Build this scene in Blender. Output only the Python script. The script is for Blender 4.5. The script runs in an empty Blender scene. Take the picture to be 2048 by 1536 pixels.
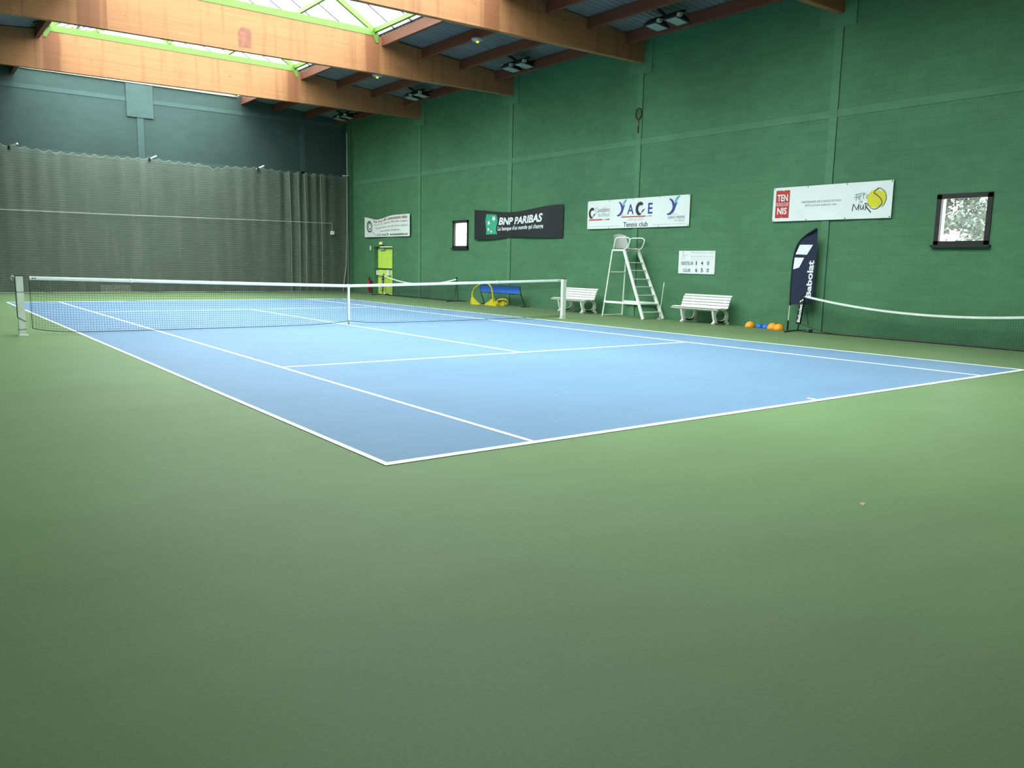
import bpy, math, random
from mathutils import Vector, Matrix

random.seed(7)
SC = bpy.context.scene
COL = SC.collection

# ------------------------------------------------------------------ camera
CAM = Vector((-2.72629, -5.05041, 1.44748))
YAW, PITCH, ROLL, FPX = 0.6506703, -0.1464893, 0.0199309, 1629.355
_f = Vector((math.sin(YAW) * math.cos(PITCH), math.cos(YAW) * math.cos(PITCH), math.sin(PITCH)))
_r0 = Vector((math.cos(YAW), -math.sin(YAW), 0))
_u0 = _r0.cross(_f)
_r = _r0 * math.cos(ROLL) + _u0 * math.sin(ROLL)
_u = _u0 * math.cos(ROLL) - _r0 * math.sin(ROLL)
cam_data = bpy.data.cameras.new('camera')
cam_data.sensor_width = 36.0
cam_data.lens = 36.0 * FPX / 2048.0
cam_data.clip_start = 0.05
cam_data.clip_end = 300
cam = bpy.data.objects.new('camera', cam_data)
COL.objects.link(cam)
cam.matrix_world = Matrix(((_r.x, _u.x, -_f.x, CAM.x), (_r.y, _u.y, -_f.y, CAM.y), (_r.z, _u.z, -_f.z, CAM.z), (0, 0, 0, 1)))
SC.camera = cam

# ------------------------------------------------------------------ light: overcast sky through the roof glazing
SKY = 10.0
world = bpy.data.worlds.new('overcast_sky')
SC.world = world
world.use_nodes = True
wb = world.node_tree.nodes['Background']
wb.inputs[0].default_value = (0.93, 0.985, 1.0, 1)
wb.inputs[1].default_value = SKY
# standard overcast sky: three times brighter overhead than at the horizon, L = (1 + 2 sin e) / 3
_nt = world.node_tree
_tc = _nt.nodes.new('ShaderNodeTexCoord')
_sx = _nt.nodes.new('ShaderNodeSeparateXYZ')
_mx = _nt.nodes.new('ShaderNodeMath')
_mx.operation = 'MAXIMUM'
_mx.inputs[1].default_value = 0.0
_ma = _nt.nodes.new('ShaderNodeMath')
_ma.operation = 'MULTIPLY_ADD'
_ma.inputs[1].default_value = SKY * 2 / 3
_ma.inputs[2].default_value = SKY / 3
_nt.links.new(_tc.outputs['Generated'], _sx.inputs[0])
_nt.links.new(_sx.outputs['Z'], _mx.inputs[0])
_nt.links.new(_mx.outputs[0], _ma.inputs[0])
_nt.links.new(_ma.outputs[0], wb.inputs[1])
SC.view_settings.view_transform = 'Standard'
SC.view_settings.look = 'None'
SC.view_settings.exposure = 0.8
SC.view_settings.gamma = 1.0
SC.view_settings.use_curve_mapping = False
SC.cycles.use_denoising = True
SC.cycles.max_bounces = 8
SC.cycles.diffuse_bounces = 4
SC.cycles.use_adaptive_sampling = True
SC.cycles.adaptive_threshold = 0.05
SC.cycles.transparent_max_bounces = 24
SC.cycles.sample_clamp_indirect = 6.0
SC.cycles.caustics_reflective = False
SC.cycles.caustics_refractive = False


def portal(name, loc, rot, sx, sy):
    d = bpy.data.lights.new(name, 'AREA')
    d.shape = 'RECTANGLE'
    d.size, d.size_y = sx, sy
    d.cycles.is_portal = True
    o = bpy.data.objects.new(name, d)
    COL.objects.link(o)
    o.location = loc
    o.rotation_euler = rot
    return o


portal('sky_portal', (5.485, 14.2, 8.42), (0, 0, 0), 7.9, 32.4)


# ------------------------------------------------------------------ helpers
def lin(r, g, b):
    def c(v):
        v /= 255.0
        return v / 12.92 if v <= 0.04045 else ((v + 0.055) / 1.055) ** 2.4
    return (c(r), c(g), c(b), 1.0)


MATS = {}


def new_mat(name):
    m = bpy.data.materials.new(name)
    m.use_nodes = True
    MATS[name] = m
    nt = m.node_tree
    return m, nt, nt.nodes['Principled BSDF']


def pos_node(nt, scale=(1, 1, 1)):
    g = nt.nodes.new('ShaderNodeNewGeometry')
    mp = nt.nodes.new('ShaderNodeMapping')
    mp.inputs['Scale'].default_value = scale
    nt.links.new(g.outputs['Position'], mp.inputs['Vector'])
    return mp.outputs['Vector']


def noise(nt, vec, scale, detail=3.0, rough=0.55):
    n = nt.nodes.new('ShaderNodeTexNoise')
    n.inputs['Scale'].default_value = scale
    n.inputs['Detail'].default_value = detail
    n.inputs['Roughness'].default_value = rough
    nt.links.new(vec, n.inputs['Vector'])
    return n.outputs['Fac']


def ramp(nt, fac, stops):
    r = nt.nodes.new('ShaderNodeValToRGB')
    els = r.color_ramp.elements
    while len(els) < len(stops):
        els.new(0.5)
    for e, (p, c) in zip(els, stops):
        e.position = p
        e.color = c
    nt.links.new(fac, r.inputs['Fac'])
    return r.outputs['Color']


def mixc(nt, fac, a, b, mode='MIX'):
    n = nt.nodes.new('ShaderNodeMix')
    n.data_type = 'RGBA'
    n.blend_type = mode
    for sock, v in ((n.inputs[0], fac), (n.inputs[6], a), (n.inputs[7], b)):
        if isinstance(v, (int, float)):
            sock.default_value = v
        elif isinstance(v, tuple):
            sock.default_value = v
        else:
            nt.links.new(v, sock)
    return n.outputs[2]


def math_node(nt, op, a, b=0.0):
    n = nt.nodes.new('ShaderNodeMath')
    n.operation = op
    for sock, v in ((n.inputs[0], a), (n.inputs[1], b)):
        if isinstance(v, (int, float)):
            sock.default_value = v
        else:
            nt.links.new(v, sock)
    return n.outputs[0]


def grey(v):
    return (v, v, v, 1)


def bump(nt, bsdf, fac, strength=0.2, dist=0.01):
    b = nt.nodes.new('ShaderNodeBump')
    b.inputs['Strength'].default_value = strength
    b.inputs['Distance'].default_value = dist
    nt.links.new(fac, b.inputs['Height'])
    nt.links.new(b.outputs['Normal'], bsdf.inputs['Normal'])


def plain(name, col, rough=0.6, metal=0.0, var=0.08, scale=6.0, spec=0.4):
    """a colour with a slight procedural mottling"""
    m, nt, b = new_mat(name)
    v = pos_node(nt)
    n = noise(nt, v, scale, 3)
    lo = tuple(c * (1 - var) for c in col[:3]) + (1,)
    hi = tuple(min(1, c * (1 + var)) for c in col[:3]) + (1,)
    nt.links.new(ramp(nt, n, [(0.3, lo), (0.7, hi)]), b.inputs['Base Color'])
    b.inputs['Roughness'].default_value = rough
    b.inputs['Metallic'].default_value = metal
    b.inputs['Specular IOR Level'].default_value = spec
    return m


# ---- surfaces
def floor_mat(name, base, vr, rough=0.5):
    m, nt, b = new_mat(name)
    v = pos_node(nt)
    big = noise(nt, v, 0.35, 4, 0.6)
    streak = noise(nt, pos_node(nt, (0.5, 3.0, 1)), 0.6, 5, 0.65)
    fine = noise(nt, v, 60, 2, 0.7)
    c = mixc(nt, 1.0, base, ramp(nt, big, [(0.3, grey(1 - vr)), (0.7, grey(1 + vr))]), 'MULTIPLY')
    c = mixc(nt, 1.0, c, ramp(nt, streak, [(0.3, grey(1 - vr * 0.7)), (0.7, grey(1 + vr * 0.7))]), 'MULTIPLY')
    c = mixc(nt, 1.0, c, ramp(nt, fine, [(0.25, grey(0.93)), (0.75, grey(1.07))]), 'MULTIPLY')
    nt.links.new(c, b.inputs['Base Color'])
    b.inputs['Roughness'].default_value = rough
    b.inputs['Specular IOR Level'].default_value = 0.06
    bump(nt, b, fine, 0.15, 0.002)
    return m


M_FLOOR = floor_mat('green_acrylic', (0.116, 0.180, 0.084, 1), 0.07)
M_COURT = floor_mat('blue_acrylic', (0.122, 0.205, 0.305, 1), 0.05)
M_LINE = plain('white_line_paint', (0.78, 0.82, 0.74, 1), 0.55, var=0.05, scale=3)


def wall_mat(name, base, axis='Y', smooth=False):
    m, nt, b = new_mat(name)
    st = (1, 0.35, 1) if axis == 'Y' else (0.35, 1, 1)
    v = pos_node(nt)
    big = noise(nt, v, 0.5, 4, 0.6)
    streak = noise(nt, pos_node(nt, st), 5.0, 4, 0.7)
    fine = noise(nt, v, 45, 3, 0.7)
    c = mixc(nt, 1.0, base, ramp(nt, big, [(0.3, grey(0.90)), (0.7, grey(1.10))]), 'MULTIPLY')
    c = mixc(nt, 1.0, c, ramp(nt, streak, [(0.3, grey(0.90)), (0.7, grey(1.10))]), 'MULTIPLY')
    if not smooth:
        # every block a touch different
        sx = nt.nodes.new('ShaderNodeSeparateXYZ')
        nt.links.new(v, sx.inputs[0])
        row = math_node(nt, 'FLOOR', math_node(nt, 'MULTIPLY', sx.outputs['Z'], 5.0))
        along = sx.outputs['Y'] if axis == 'Y' else sx.outputs['X']
        col = math_node(nt, 'FLOOR', math_node(nt, 'ADD', math_node(nt, 'MULTIPLY', along, 2.0), math_node(nt, 'MULTIPLY', row, 0.5)))
        cb = nt.nodes.new('ShaderNodeCombineXYZ')
        nt.links.new(row, cb.inputs[0])
        nt.links.new(col, cb.inputs[1])
        wn = nt.nodes.new('ShaderNodeTexWhiteNoise')
        nt.links.new(cb.outputs[0], wn.inputs['Vector'])
        c = mixc(nt, 1.0, c, ramp(nt, wn.outputs['Value'], [(0.0, grey(0.965)), (1.0, grey(1.035))]), 'MULTIPLY')
        # pale scuffs where the paint is chipped off
        sc = noise(nt, pos_node(nt, (1, 0.5, 1.6) if axis == 'Y' else (0.5, 1, 1.6)), 3.2, 6, 0.75)
        c = mixc(nt, ramp(nt, sc, [(0.70, grey(0)), (0.76, grey(0.6))]), c, (0.32, 0.42, 0.33, 1))
    nt.links.new(c, b.inputs['Base Color'])
    b.inputs['Roughness'].default_value = 0.75
    b.inputs['Specular IOR Level'].default_value = 0.3
    bump(nt, b, fine, 0.5, 0.006)
    return m


WALL_G = (0.069, 0.186, 0.090, 1)
M_WALL = wall_mat('green_block_paint', WALL_G)
M_WALLS = wall_mat('green_concrete_paint', (0.086, 0.215, 0.110, 1), smooth=True)
M_JOINT = plain('dark_joint', (0.012, 0.045, 0.022, 1), 0.9)
M_FAR = wall_mat('teal_block_paint', (0.039, 0.071, 0.064, 1), 'X')
M_FARS = wall_mat('teal_concrete_paint', (0.054, 0.097, 0.089, 1), 'X', True)


def wood_mat(name, base, stains=True):
    m, nt, b = new_mat(name)
    grain = noise(nt, pos_node(nt, (0.5, 0.5, 16)), 2.2, 5, 0.65)
    lam = noise(nt, pos_node(nt, (0.12, 0.12, 25)), 1.0, 1, 0.5)
    c = mixc(nt, 1.0, base, ramp(nt, grain, [(0.25, grey(0.84)), (0.75, grey(1.12))]), 'MULTIPLY')
    c = mixc(nt, 1.0, c, ramp(nt, lam, [(0.3, grey(0.93)), (0.7, grey(1.07))]), 'MULTIPLY')
    if stains:
        # water runs down the faces under the skylight edges
        run = noise(nt, pos_node(nt, (2.6, 0.7, 0.12)), 1.6, 4, 0.7)
        c = mixc(nt, ramp(nt, run, [(0.53, grey(0)), (0.70, grey(0.60))]), c, (0.20, 0.085, 0.038, 1))
        sx = nt.nodes.new('ShaderNodeSeparateXYZ')
        g = nt.nodes.new('ShaderNodeNewGeometry')
        nt.links.new(g.outputs['Position'], sx.inputs[0])
        d = math_node(nt, 'ABSOLUTE', math_node(nt, 'SUBTRACT', math_node(nt, 'ABSOLUTE', math_node(nt, 'SUBTRACT', sx.outputs['X'], 5.485)), 3.83))
        wob = math_node(nt, 'ADD', d, math_node(nt, 'MULTIPLY', math_node(nt, 'SUBTRACT', run, 0.5), 0.7))
        c = mixc(nt, ramp(nt, wob, [(0.20, grey(0.72)), (0.34, grey(0))]), c, (0.17, 0.055, 0.022, 1))
        # knots and nail marks
        kn = noise(nt, pos_node(nt, (1, 1, 1.6)), 9.0, 2, 0.5)
        c = mixc(nt, ramp(nt, kn, [(0.70, grey(0)), (0.76, grey(0.55))]), c, (0.12, 0.06, 0.03, 1))
    nt.links.new(c, b.inputs['Base Color'])
    b.inputs['Roughness'].default_value = 0.6
    b.inputs['Specular IOR Level'].default_value = 0.3
    return m


M_BEAM = wood_mat('glued_laminated_timber', (0.36, 0.163, 0.068, 1))
M_PURLIN = wood_mat('stained_purlin_timber', (0.17, 0.060, 0.036, 1), False)
M_PATCH = plain('dark_timber_patch', (0.24, 0.095, 0.055, 1), 0.7, var=0.2, scale=8)
M_DECK = plain('galvanised_deck', (0.15, 0.165, 0.168, 1), 0.6, 0.1, 0.12, 2)
M_UPSTAND = plain('dark_upstand', (0.055, 0.05, 0.045, 1), 0.9, var=0.5, scale=30)
M_GREENSTEEL = plain('lime_green_steel', (0.125, 0.235, 0.038, 1), 0.45, var=0.05)
M_BLACK = plain('black_metal', (0.012, 0.013, 0.014, 1), 0.45)
M_FRAME = plain('dark_window_frame', (0.020, 0.018, 0.016, 1), 0.5)
M_WHITE = plain('white_enamel', (0.76, 0.78, 0.72, 1), 0.4, var=0.05)
M_BENCH = plain('white_bench_paint', (0.70, 0.71, 0.66, 1), 0.45, var=0.05)
M_WPOST = plain('white_post_paint', (0.66, 0.70, 0.62, 1), 0.45, var=0.06)
M_SEAT = plain('grey_white_plastic', (0.70, 0.68, 0.66, 1), 0.45, var=0.05)
M_VINYL = plain('white_vinyl', (0.74, 0.78, 0.76, 1), 0.5, var=0.03, scale=2)
M_VINYL_B = plain('black_vinyl', (0.016, 0.017, 0.018, 1), 0.5, var=0.15, scale=3)
M_NAVY = plain('navy_fabric', (0.008, 0.016, 0.045, 1), 0.7, var=0.2)
M_NET = plain('black_netting', (0.010, 0.014, 0.013, 1), 0.9)
M_ROPE = plain('pale_rope', (0.34, 0.36, 0.31, 1), 0.8)
M_CONDUIT = plain('pale_conduit', (0.55, 0.55, 0.48, 1), 0.6)
M_TAPE = plain('white_net_tape', (0.74, 0.78, 0.74, 1), 0.6)
M_DOOR = plain('lime_door_paint', (0.56, 0.78, 0.11, 1), 0.5, var=0.06)
M_RED = plain('red_enamel', (0.45, 0.012, 0.015, 1), 0.35)
M_PRED = plain('print_red', (0.50, 0.040, 0.030, 1), 0.5, var=0.1, scale=1.5)
M_PBLK = plain('print_black', (0.03, 0.03, 0.035, 1), 0.5)
M_PGREY = plain('print_grey', (0.24, 0.26, 0.27, 1), 0.5)
M_PLGREY = plain('print_light_grey', (0.42, 0.46, 0.47, 1), 0.5)
M_PWHITE = plain('print_white', (0.78, 0.80, 0.80, 1), 0.5)
M_PBLUE = plain('print_blue', (0.032, 0.060, 0.24, 1), 0.5)
M_PCYAN = plain('print_cyan', (0.09, 0.38, 0.55, 1), 0.5)
M_PGREEN = plain('print_teal', (0.035, 0.33, 0.19, 1), 0.5, var=0.2, scale=2)
M_PYEL = plain('print_yellow', (0.66, 0.58, 0.03, 1), 0.5)
M_PROSE = plain('print_rose', (0.42, 0.13, 0.14, 1), 0.5)
M_ORANGE = plain('orange_plastic', (0.80, 0.30, 0.012, 1), 0.45)
M_BLUE = plain('blue_plastic', (0.020, 0.13, 0.52, 1), 0.4)
M_BLUEC = plain('blue_canvas', (0.012, 0.11, 0.50, 1), 0.7)
M_YELLOW = plain('yellow_plastic', (0.62, 0.50, 0.015, 1), 0.5, var=0.15, scale=25)
M_GLASSF = plain('lamp_glass', (0.34, 0.37, 0.35, 1), 0.25)
M_BOXG = plain('grey_plastic', (0.33, 0.35, 0.35, 1), 0.5)
M_LEAF = plain('dry_leaf', (0.36, 0.30, 0.17, 1), 0.8)
M_FOL = plain('foliage_green', (0.12, 0.16, 0.12, 1), 0.8, var=0.3)
M_BARK = plain('bark', (0.05, 0.04, 0.03, 1), 0.9)
M_GROUND = plain('gravel_ground', (0.20, 0.20, 0.17, 1), 0.9)
M_ROUGHCAST = plain('patched_render', (0.40, 0.38, 0.28, 1), 0.9, var=0.3, scale=8)
M_STRIP = plain('pale_capping', (0.45, 0.44, 0.33, 1), 0.7)
M_BRASS = plain('brass', (0.45, 0.30, 0.1, 1), 0.4, 0.8)


def emit_mat(name, col, s):
    m, nt, b = new_mat(name)
    b.inputs['Base Color'].default_value = col
    b.inputs['Emission Color'].default_value = col
    b.inputs['Emission Strength'].default_value = s
    return m


M_LED = emit_mat('amber_led', (1.0, 0.62, 0.02, 1), 3.0)
M_EXIT = emit_mat('lit_exit_sign', (0.75, 0.55, 0.10, 1), 0.35)


def glass_mat(name, tint, diff, dcol):
    """clear to milky sheet: mostly straight-through, a little scattered"""
    m, nt, b = new_mat(name)
    nt.nodes.remove(b)
    tr = nt.nodes.new('ShaderNodeBsdfTransparent')
    tr.inputs[0].default_value = tint
    tl = nt.nodes.new('ShaderNodeBsdfTranslucent')
    tl.inputs[0].default_value = dcol
    mx = nt.nodes.new('ShaderNodeMixShader')
    mx.inputs[0].default_value = diff
    nt.links.new(tr.outputs[0], mx.inputs[1])
    nt.links.new(tl.outputs[0], mx.inputs[2])
    nt.links.new(mx.outputs[0], nt.nodes['Material Output'].inputs['Surface'])
    return m


M_ROOFGLASS = glass_mat('milky_roof_glazing', (0.88, 0.93, 0.92, 1), 0.12, (0.8, 0.85, 0.85, 1))
M_PANE = glass_mat('window_glass', (0.92, 0.95, 0.95, 1), 0.04, (0.8, 0.85, 0.85, 1))


def curtain_mat():
    """fine mesh seen from far away: part thread, part hole"""
    m, nt, b = new_mat('olive_grey_netting')
    nt.nodes.remove(b)
    tr = nt.nodes.new('ShaderNodeBsdfTransparent')
    df = nt.nodes.new('ShaderNodeBsdfDiffuse')
    v = pos_node(nt)
    n1 = noise(nt, pos_node(nt, (3.0, 1, 0.25)), 1.2, 4, 0.6)
    nt.links.new(ramp(nt, n1, [(0.3, (0.125, 0.155, 0.122, 1)), (0.7, (0.185, 0.215, 0.175, 1))]), df.inputs[0])
    w = nt.nodes.new('ShaderNodeTexWave')
    w.bands_direction = 'Z'
    w.inputs['Scale'].default_value = 3.4
    w.inputs['Distortion'].default_value = 1.4
    w.inputs['Detail'].default_value = 1.0
    w.inputs['Detail Scale'].default_value = 0.8
    nt.links.new(v, w.inputs['Vector'])
    fac = ramp(nt, w.outputs['Fac'], [(0.0, grey(0.46)), (1.0, grey(0.66))])
    mx = nt.nodes.new('ShaderNodeMixShader')
    nt.links.new(fac, mx.inputs[0])
    nt.links.new(tr.outputs[0], mx.inputs[1])
    nt.links.new(df.outputs[0], mx.inputs[2])
    nt.links.new(mx.outputs[0], nt.nodes['Material Output'].inputs['Surface'])
    return m


M_CURTAIN = curtain_mat()

# ------------------------------------------------------------------ mesh building
ORG = {}


class MB:
    def __init__(self):
        self.v, self.f = [], []

    def add(self, vs, fs):
        n = len(self.v)
        self.v += [tuple(p) for p in vs]
        self.f += [tuple(i + n for i in q) for q in fs]
        return self

    def box(self, x0, x1, y0, y1, z0, z1):
        vs = [(x, y, z) for z in (z0, z1) for y in (y0, y1) for x in (x0, x1)]
        return self.add(vs, [(0, 2, 3, 1), (4, 5, 7, 6), (0, 1, 5, 4), (2, 6, 7, 3), (0, 4, 6, 2), (1, 3, 7, 5)])

    def bar(self, p, q, w, h, up=(0, 0, 1)):
        """rectangular bar from p to q; w sideways, h along up"""
        p, q = Vector(p), Vector(q)
        d = (q - p).normalized()
        s = d.cross(Vector(up))
        if s.length < 1e-4:
            s = d.cross(Vector((1, 0, 0)))
        s.normalize()
        t = s.cross(d)
        vs = [e + s * a * w / 2 + t * b * h / 2 for e in (p, q) for a, b in ((-1, -1), (1, -1), (1, 1), (-1, 1))]
        return self.add(vs, [(3, 2, 1, 0), (4, 5, 6, 7), (0, 1, 5, 4), (1, 2, 6, 5), (2, 3, 7, 6), (3, 0, 4, 7)])

    def tube(self, pts, r, n=8, closed=False, cap=True):
        pts = [Vector(p) for p in pts]
        m = len(pts)
        vs, fs = [], []
        prev = None
        for i, p in enumerate(pts):
            a = pts[(i - 1) % m] if (closed or i > 0) else p
            c = pts[(i + 1) % m] if (closed or i < m - 1) else p
            d = (c - a).normalized()
            if prev is None:
                s = d.cross(Vector((0, 0, 1)))
                if s.length < 1e-3:
                    s = d.cross(Vector((1, 0, 0)))
            else:
                s = prev - d * prev.dot(d)
            s.normalize()
            prev = s
            t = d.cross(s)
            rr = r[i] if isinstance(r, (list, tuple)) else r
            for k in range(n):
                an = 2 * math.pi * k / n
                vs.append(p + (s * math.cos(an) + t * math.sin(an)) * rr)
        for i in range(m if closed else m - 1):
            j = (i + 1) % m
            for k in range(n):
                fs.append((i * n + k, i * n + (k + 1) % n, j * n + (k + 1) % n, j * n + k))
        if cap and not closed:
            fs.append(tuple(range(n - 1, -1, -1)))
            fs.append(tuple((m - 1) * n + k for k in range(n)))
        return self.add(vs, fs)

    def lathe(self, prof, c, n=20):
        """prof of (radius, z) about a vertical axis at c"""
        vs, fs = [], []
        for r, z in prof:
            for k in range(n):
                a = 2 * math.pi * k / n
                vs.append((c[0] + r * math.cos(a), c[1] + r * math.sin(a), c[2] + z))
        for i in range(len(prof) - 1):
            for k in range(n):
                fs.append((i * n + k, i * n + (k + 1) % n, (i + 1) * n + (k + 1) % n, (i + 1) * n + k))
        fs.append(tuple(range(n - 1, -1, -1)))
        fs.append(tuple((len(prof) - 1) * n + k for k in range(n)))
        return self.add(vs, fs)

    def prism(self, poly, axis, a, b):
        """poly in the other two axes (in xyz order), extruded along axis from a to b"""
        def P(u, v, w):
            return (w, u, v) if axis == 'x' else (u, w, v) if axis == 'y' else (u, v, w)
        n = len(poly)
        vs = [P(u, v, a) for u, v in poly] + [P(u, v, b) for u, v in poly]
        fs = [tuple(range(n - 1, -1, -1)), tuple(range(n, 2 * n))]
        fs += [(i, (i + 1) % n, n + (i + 1) % n, n + i) for i in range(n)]
        return self.add(vs, fs)

    def build(self, name, mat, parent=None, origin=None, smooth=False, **props):
        if parent is not None:
            o0 = ORG[parent.name]
        elif origin is not None:
            o0 = Vector(origin)
        else:
            xs, ys, zs = zip(*self.v)
            o0 = Vector(((min(xs) + max(xs)) / 2, (min(ys) + max(ys)) / 2, min(zs)))
        me = bpy.data.meshes.new(name)
        me.from_pydata([(x - o0.x, y - o0.y, z - o0.z) for x, y, z in self.v], [], self.f)
        me.materials.append(mat)
        if smooth:
            for p in me.polygons:
                p.use_smooth = True
        me.update()
        ob = bpy.data.objects.new(name, me)
        COL.objects.link(ob)
        if parent is not None:
            ob.parent = parent
        else:
            ob.location = o0
        ORG[ob.name] = o0
        for k, v in props.items():
            ob[k] = v
        return ob


def thing(name, loc, label, category, group=None):
    o = bpy.data.objects.new(name, None)
    o.empty_display_size = 0.2
    COL.objects.link(o)
    o.location = loc
    ORG[o.name] = Vector(loc)
    o['label'] = label
    o['category'] = category
    if group:
        o['group'] = group
    return o


def copy_tree(o, parent=None, loc=None):
    c = o.copy()
    COL.objects.link(c)
    c.parent = parent
    if loc is not None:
        c.location = loc
    ORG[c.name] = Vector(c.location) if parent is None else ORG[parent.name]
    for ch in list(o.children):
        copy_tree(ch, c)
    return c


def structure(o):
    o['kind'] = 'structure'
    return o


# ---- lettering: glyph outlines of the built-in font as flat print
def text_geo(s, bold=0.0, shear=0.0, res=3):
    cu = bpy.data.curves.new('lettering', 'FONT')
    cu.body = s
    cu.size = 1.0
    cu.offset = bold
    cu.shear = shear
    cu.resolution_u = res
    ob = bpy.data.objects.new('lettering', cu)
    COL.objects.link(ob)
    dg = bpy.context.evaluated_depsgraph_get()
    me = bpy.data.meshes.new_from_object(ob.evaluated_get(dg))
    vs = [(p.co.x, p.co.y) for p in me.vertices]
    fs = [tuple(p.vertices) for p in me.polygons]
    bpy.data.objects.remove(ob)
    bpy.data.curves.remove(cu)
    bpy.data.meshes.remove(me)
    return vs, fs


def print_text(mapf, s, u0, u1, v0, v1, bold=0.0, shear=0.0, res=3):
    """fit the word into the box u0..u1, v0..v1 of a sheet and map it onto the sheet"""
    vs, fs = text_geo(s, bold, shear, res)
    xs = [p[0] for p in vs]
    ys = [p[1] for p in vs]
    ax, bx, ay, by = min(xs), max(xs), min(ys), max(ys)
    mb = MB()
    mb.add([mapf(u0 + (x - ax) / (bx - ax) * (u1 - u0), v0 + (y - ay) / (by - ay) * (v1 - v0)) for x, y in vs], fs)
    return mb


def print_poly(mapf, *polys):
    mb = MB()
    for poly in polys:
        us = [p[0] for p in poly]
        n = int((max(us) - min(us)) / 0.12)
        if len(poly) == 4 and n > 1 and poly[0][1] == poly[1][1] and poly[2][1] == poly[3][1]:
            # long strips follow the sheet in short steps
            (a, v0), (b, _), (_, v1), _ = poly
            for i in range(n):
                x0, x1 = a + (b - a) * i / n, a + (b - a) * (i + 1) / n
                mb.add([mapf(x0, v0), mapf(x1, v0), mapf(x1, v1), mapf(x0, v1)], [(0, 1, 2, 3)])
        else:
            mb.add([mapf(u, v) for u, v in poly], [tuple(range(len(poly)))])
    return mb


def ribbon(pts, w):
    """outline of a stroke of width w (number or list) along 2-D points, as quads"""
    out = []
    n = len(pts)
    L = []
    for i, (x, y) in enumerate(pts):
        a = pts[max(0, i - 1)]
        b = pts[min(n - 1, i + 1)]
        dx, dy = b[0] - a[0], b[1] - a[1]
        l = math.hypot(dx, dy) or 1
        ww = (w[i] if isinstance(w, (list, tuple)) else w) / 2
        L.append(((x - dy / l * ww, y + dx / l * ww), (x + dy / l * ww, y - dx / l * ww)))
    for i in range(n - 1):
        out.append((L[i][0], L[i][1], L[i + 1][1], L[i + 1][0]))
    return out


def smooth_path(pts, k=6):
    """Catmull-Rom through points"""
    out = []
    n = len(pts)
    for i in range(n - 1):
        p0, p1, p2, p3 = pts[max(0, i - 1)], pts[i], pts[i + 1], pts[min(n - 1, i + 2)]
        for j in range(k):
            t = j / k
            out.append(tuple(0.5 * (2 * b + (c - a) * t + (2 * a - 5 * b + 4 * c - d) * t * t + (3 * b - a - 3 * c + d) * t ** 3) for a, b, c, d in zip(p0, p1, p2, p3)))
    out.append(tuple(pts[-1]))
    return out


# ================================================================== THE HALL
XW, XL = 14.63, -3.66          # side walls
YF, YN = 30.40, -6.40          # end walls
BAY = 6.095
BEAMS = [-0.305 + BAY * k for k in range(5)]   # near faces of the beams
ZDECK = lambda x: 8.11 - 0.088 * (abs(x - 5.485) - 4.7)

# ---- floor and court
structure(MB().box(XL - 0.3, XW + 0.3, YN - 0.3, YF + 0.3, -0.15, 0).build('floor', M_FLOOR))
court = structure(MB().box(0, 10.97, 0, 23.77, 0, 0.003).build('floor_court', M_COURT))
for x0, x1, y0, y1 in [(0, 10.97, 0, 0.075), (0, 10.97, 23.695, 23.77), (0, 0.05, 0.075, 23.695), (10.92, 10.97, 0.075, 23.695),
                       (1.37, 1.42, 0.075, 23.695), (9.55, 9.60, 0.075, 23.695), (1.42, 9.55, 5.485, 5.535), (1.42, 9.55, 18.235, 18.285),
                       (5.46, 5.51, 5.535, 18.235), (5.46, 5.51, 0.075, 0.19), (5.46, 5.51, 23.58, 23.695)]:
    MB().box(x0, x1, y0, y1, 0.003, 0.006).build('court_line', M_LINE, court)

# ---- right wall: painted concrete blocks between flush columns
WIN = [(2.30, 3.36, 2.0, 3.02), (20.62, 21.66, 2.0, 3.02)]
DOOR = (26.42, 28.08, 0.0, 2.09)
HOLES = WIN + [DOOR]


def subtract(r, h):
    a0, a1, b0, b1 = r
    c0, c1, d0, d1 = h
    if c0 >= a1 or c1 <= a0 or d0 >= b1 or d1 <= b0:
        return [r]
    out = []
    if c0 > a0:
        out.append((a0, c0, b0, b1))
    if c1 < a1:
        out.append((c1, a1, b0, b1))
    m0, m1 = max(a0, c0), min(a1, c1)
    if d0 > b0:
        out.append((m0, m1, b0, d0))
    if d1 < b1:
        out.append((m0, m1, d1, b1))
    return out


ZTOP = 7.72
rects = [(YN - 0.3, YF + 0.3, 0.0, ZTOP)]
for h in HOLES:
    rects = [q for r in rects for q in subtract(r, h)]
mb = MB()
for a, b, c, d in rects:
    mb.box(XW, XW + 0.28, a, b, c, d)
wall_r = structure(mb.build('wall_right', M_WALL, origin=(XW, 12, 0)))

PROUD = 0.0025
JW = 0.0025
colY = [YN] + BEAMS + [30.17]
cells = []
for i in range(len(colY) - 1):
    ya, yb = colY[i] + 0.205, colY[i + 1] - 0.012
    for row in range(39):
        for z0, z1 in [(row * 0.2, min(row * 0.2 + 0.2, ZTOP))]:
            if z1 <= z0 + 0.02:
                continue
            for q in subtract((ya, yb, z0, z1), (-99, 99, 4.87, 5.05)):
                y = math.floor(q[0] / 0.5) * 0.5 - (0.25 if row % 2 else 0)
                while y < q[1]:
                    a, b = max(y, q[0]), min(y + 0.5, q[1])
                    y += 0.5
                    if b - a < 0.03:
                        continue
                    pcs = [(a, b, q[2], q[3])]
                    for h in HOLES:
                        pcs = [t for p in pcs for t in subtract(p, h)]
                    for (k, j) in [(c - 0.30, c + 0.60) for c in colY]:
                        pcs = [t for p in pcs for t in subtract(p, (k, j, 6.80, 9))]
                    cells += [p for p in pcs if p[1] - p[0] > 0.03 and p[3] - p[2] > 0.03]


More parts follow.
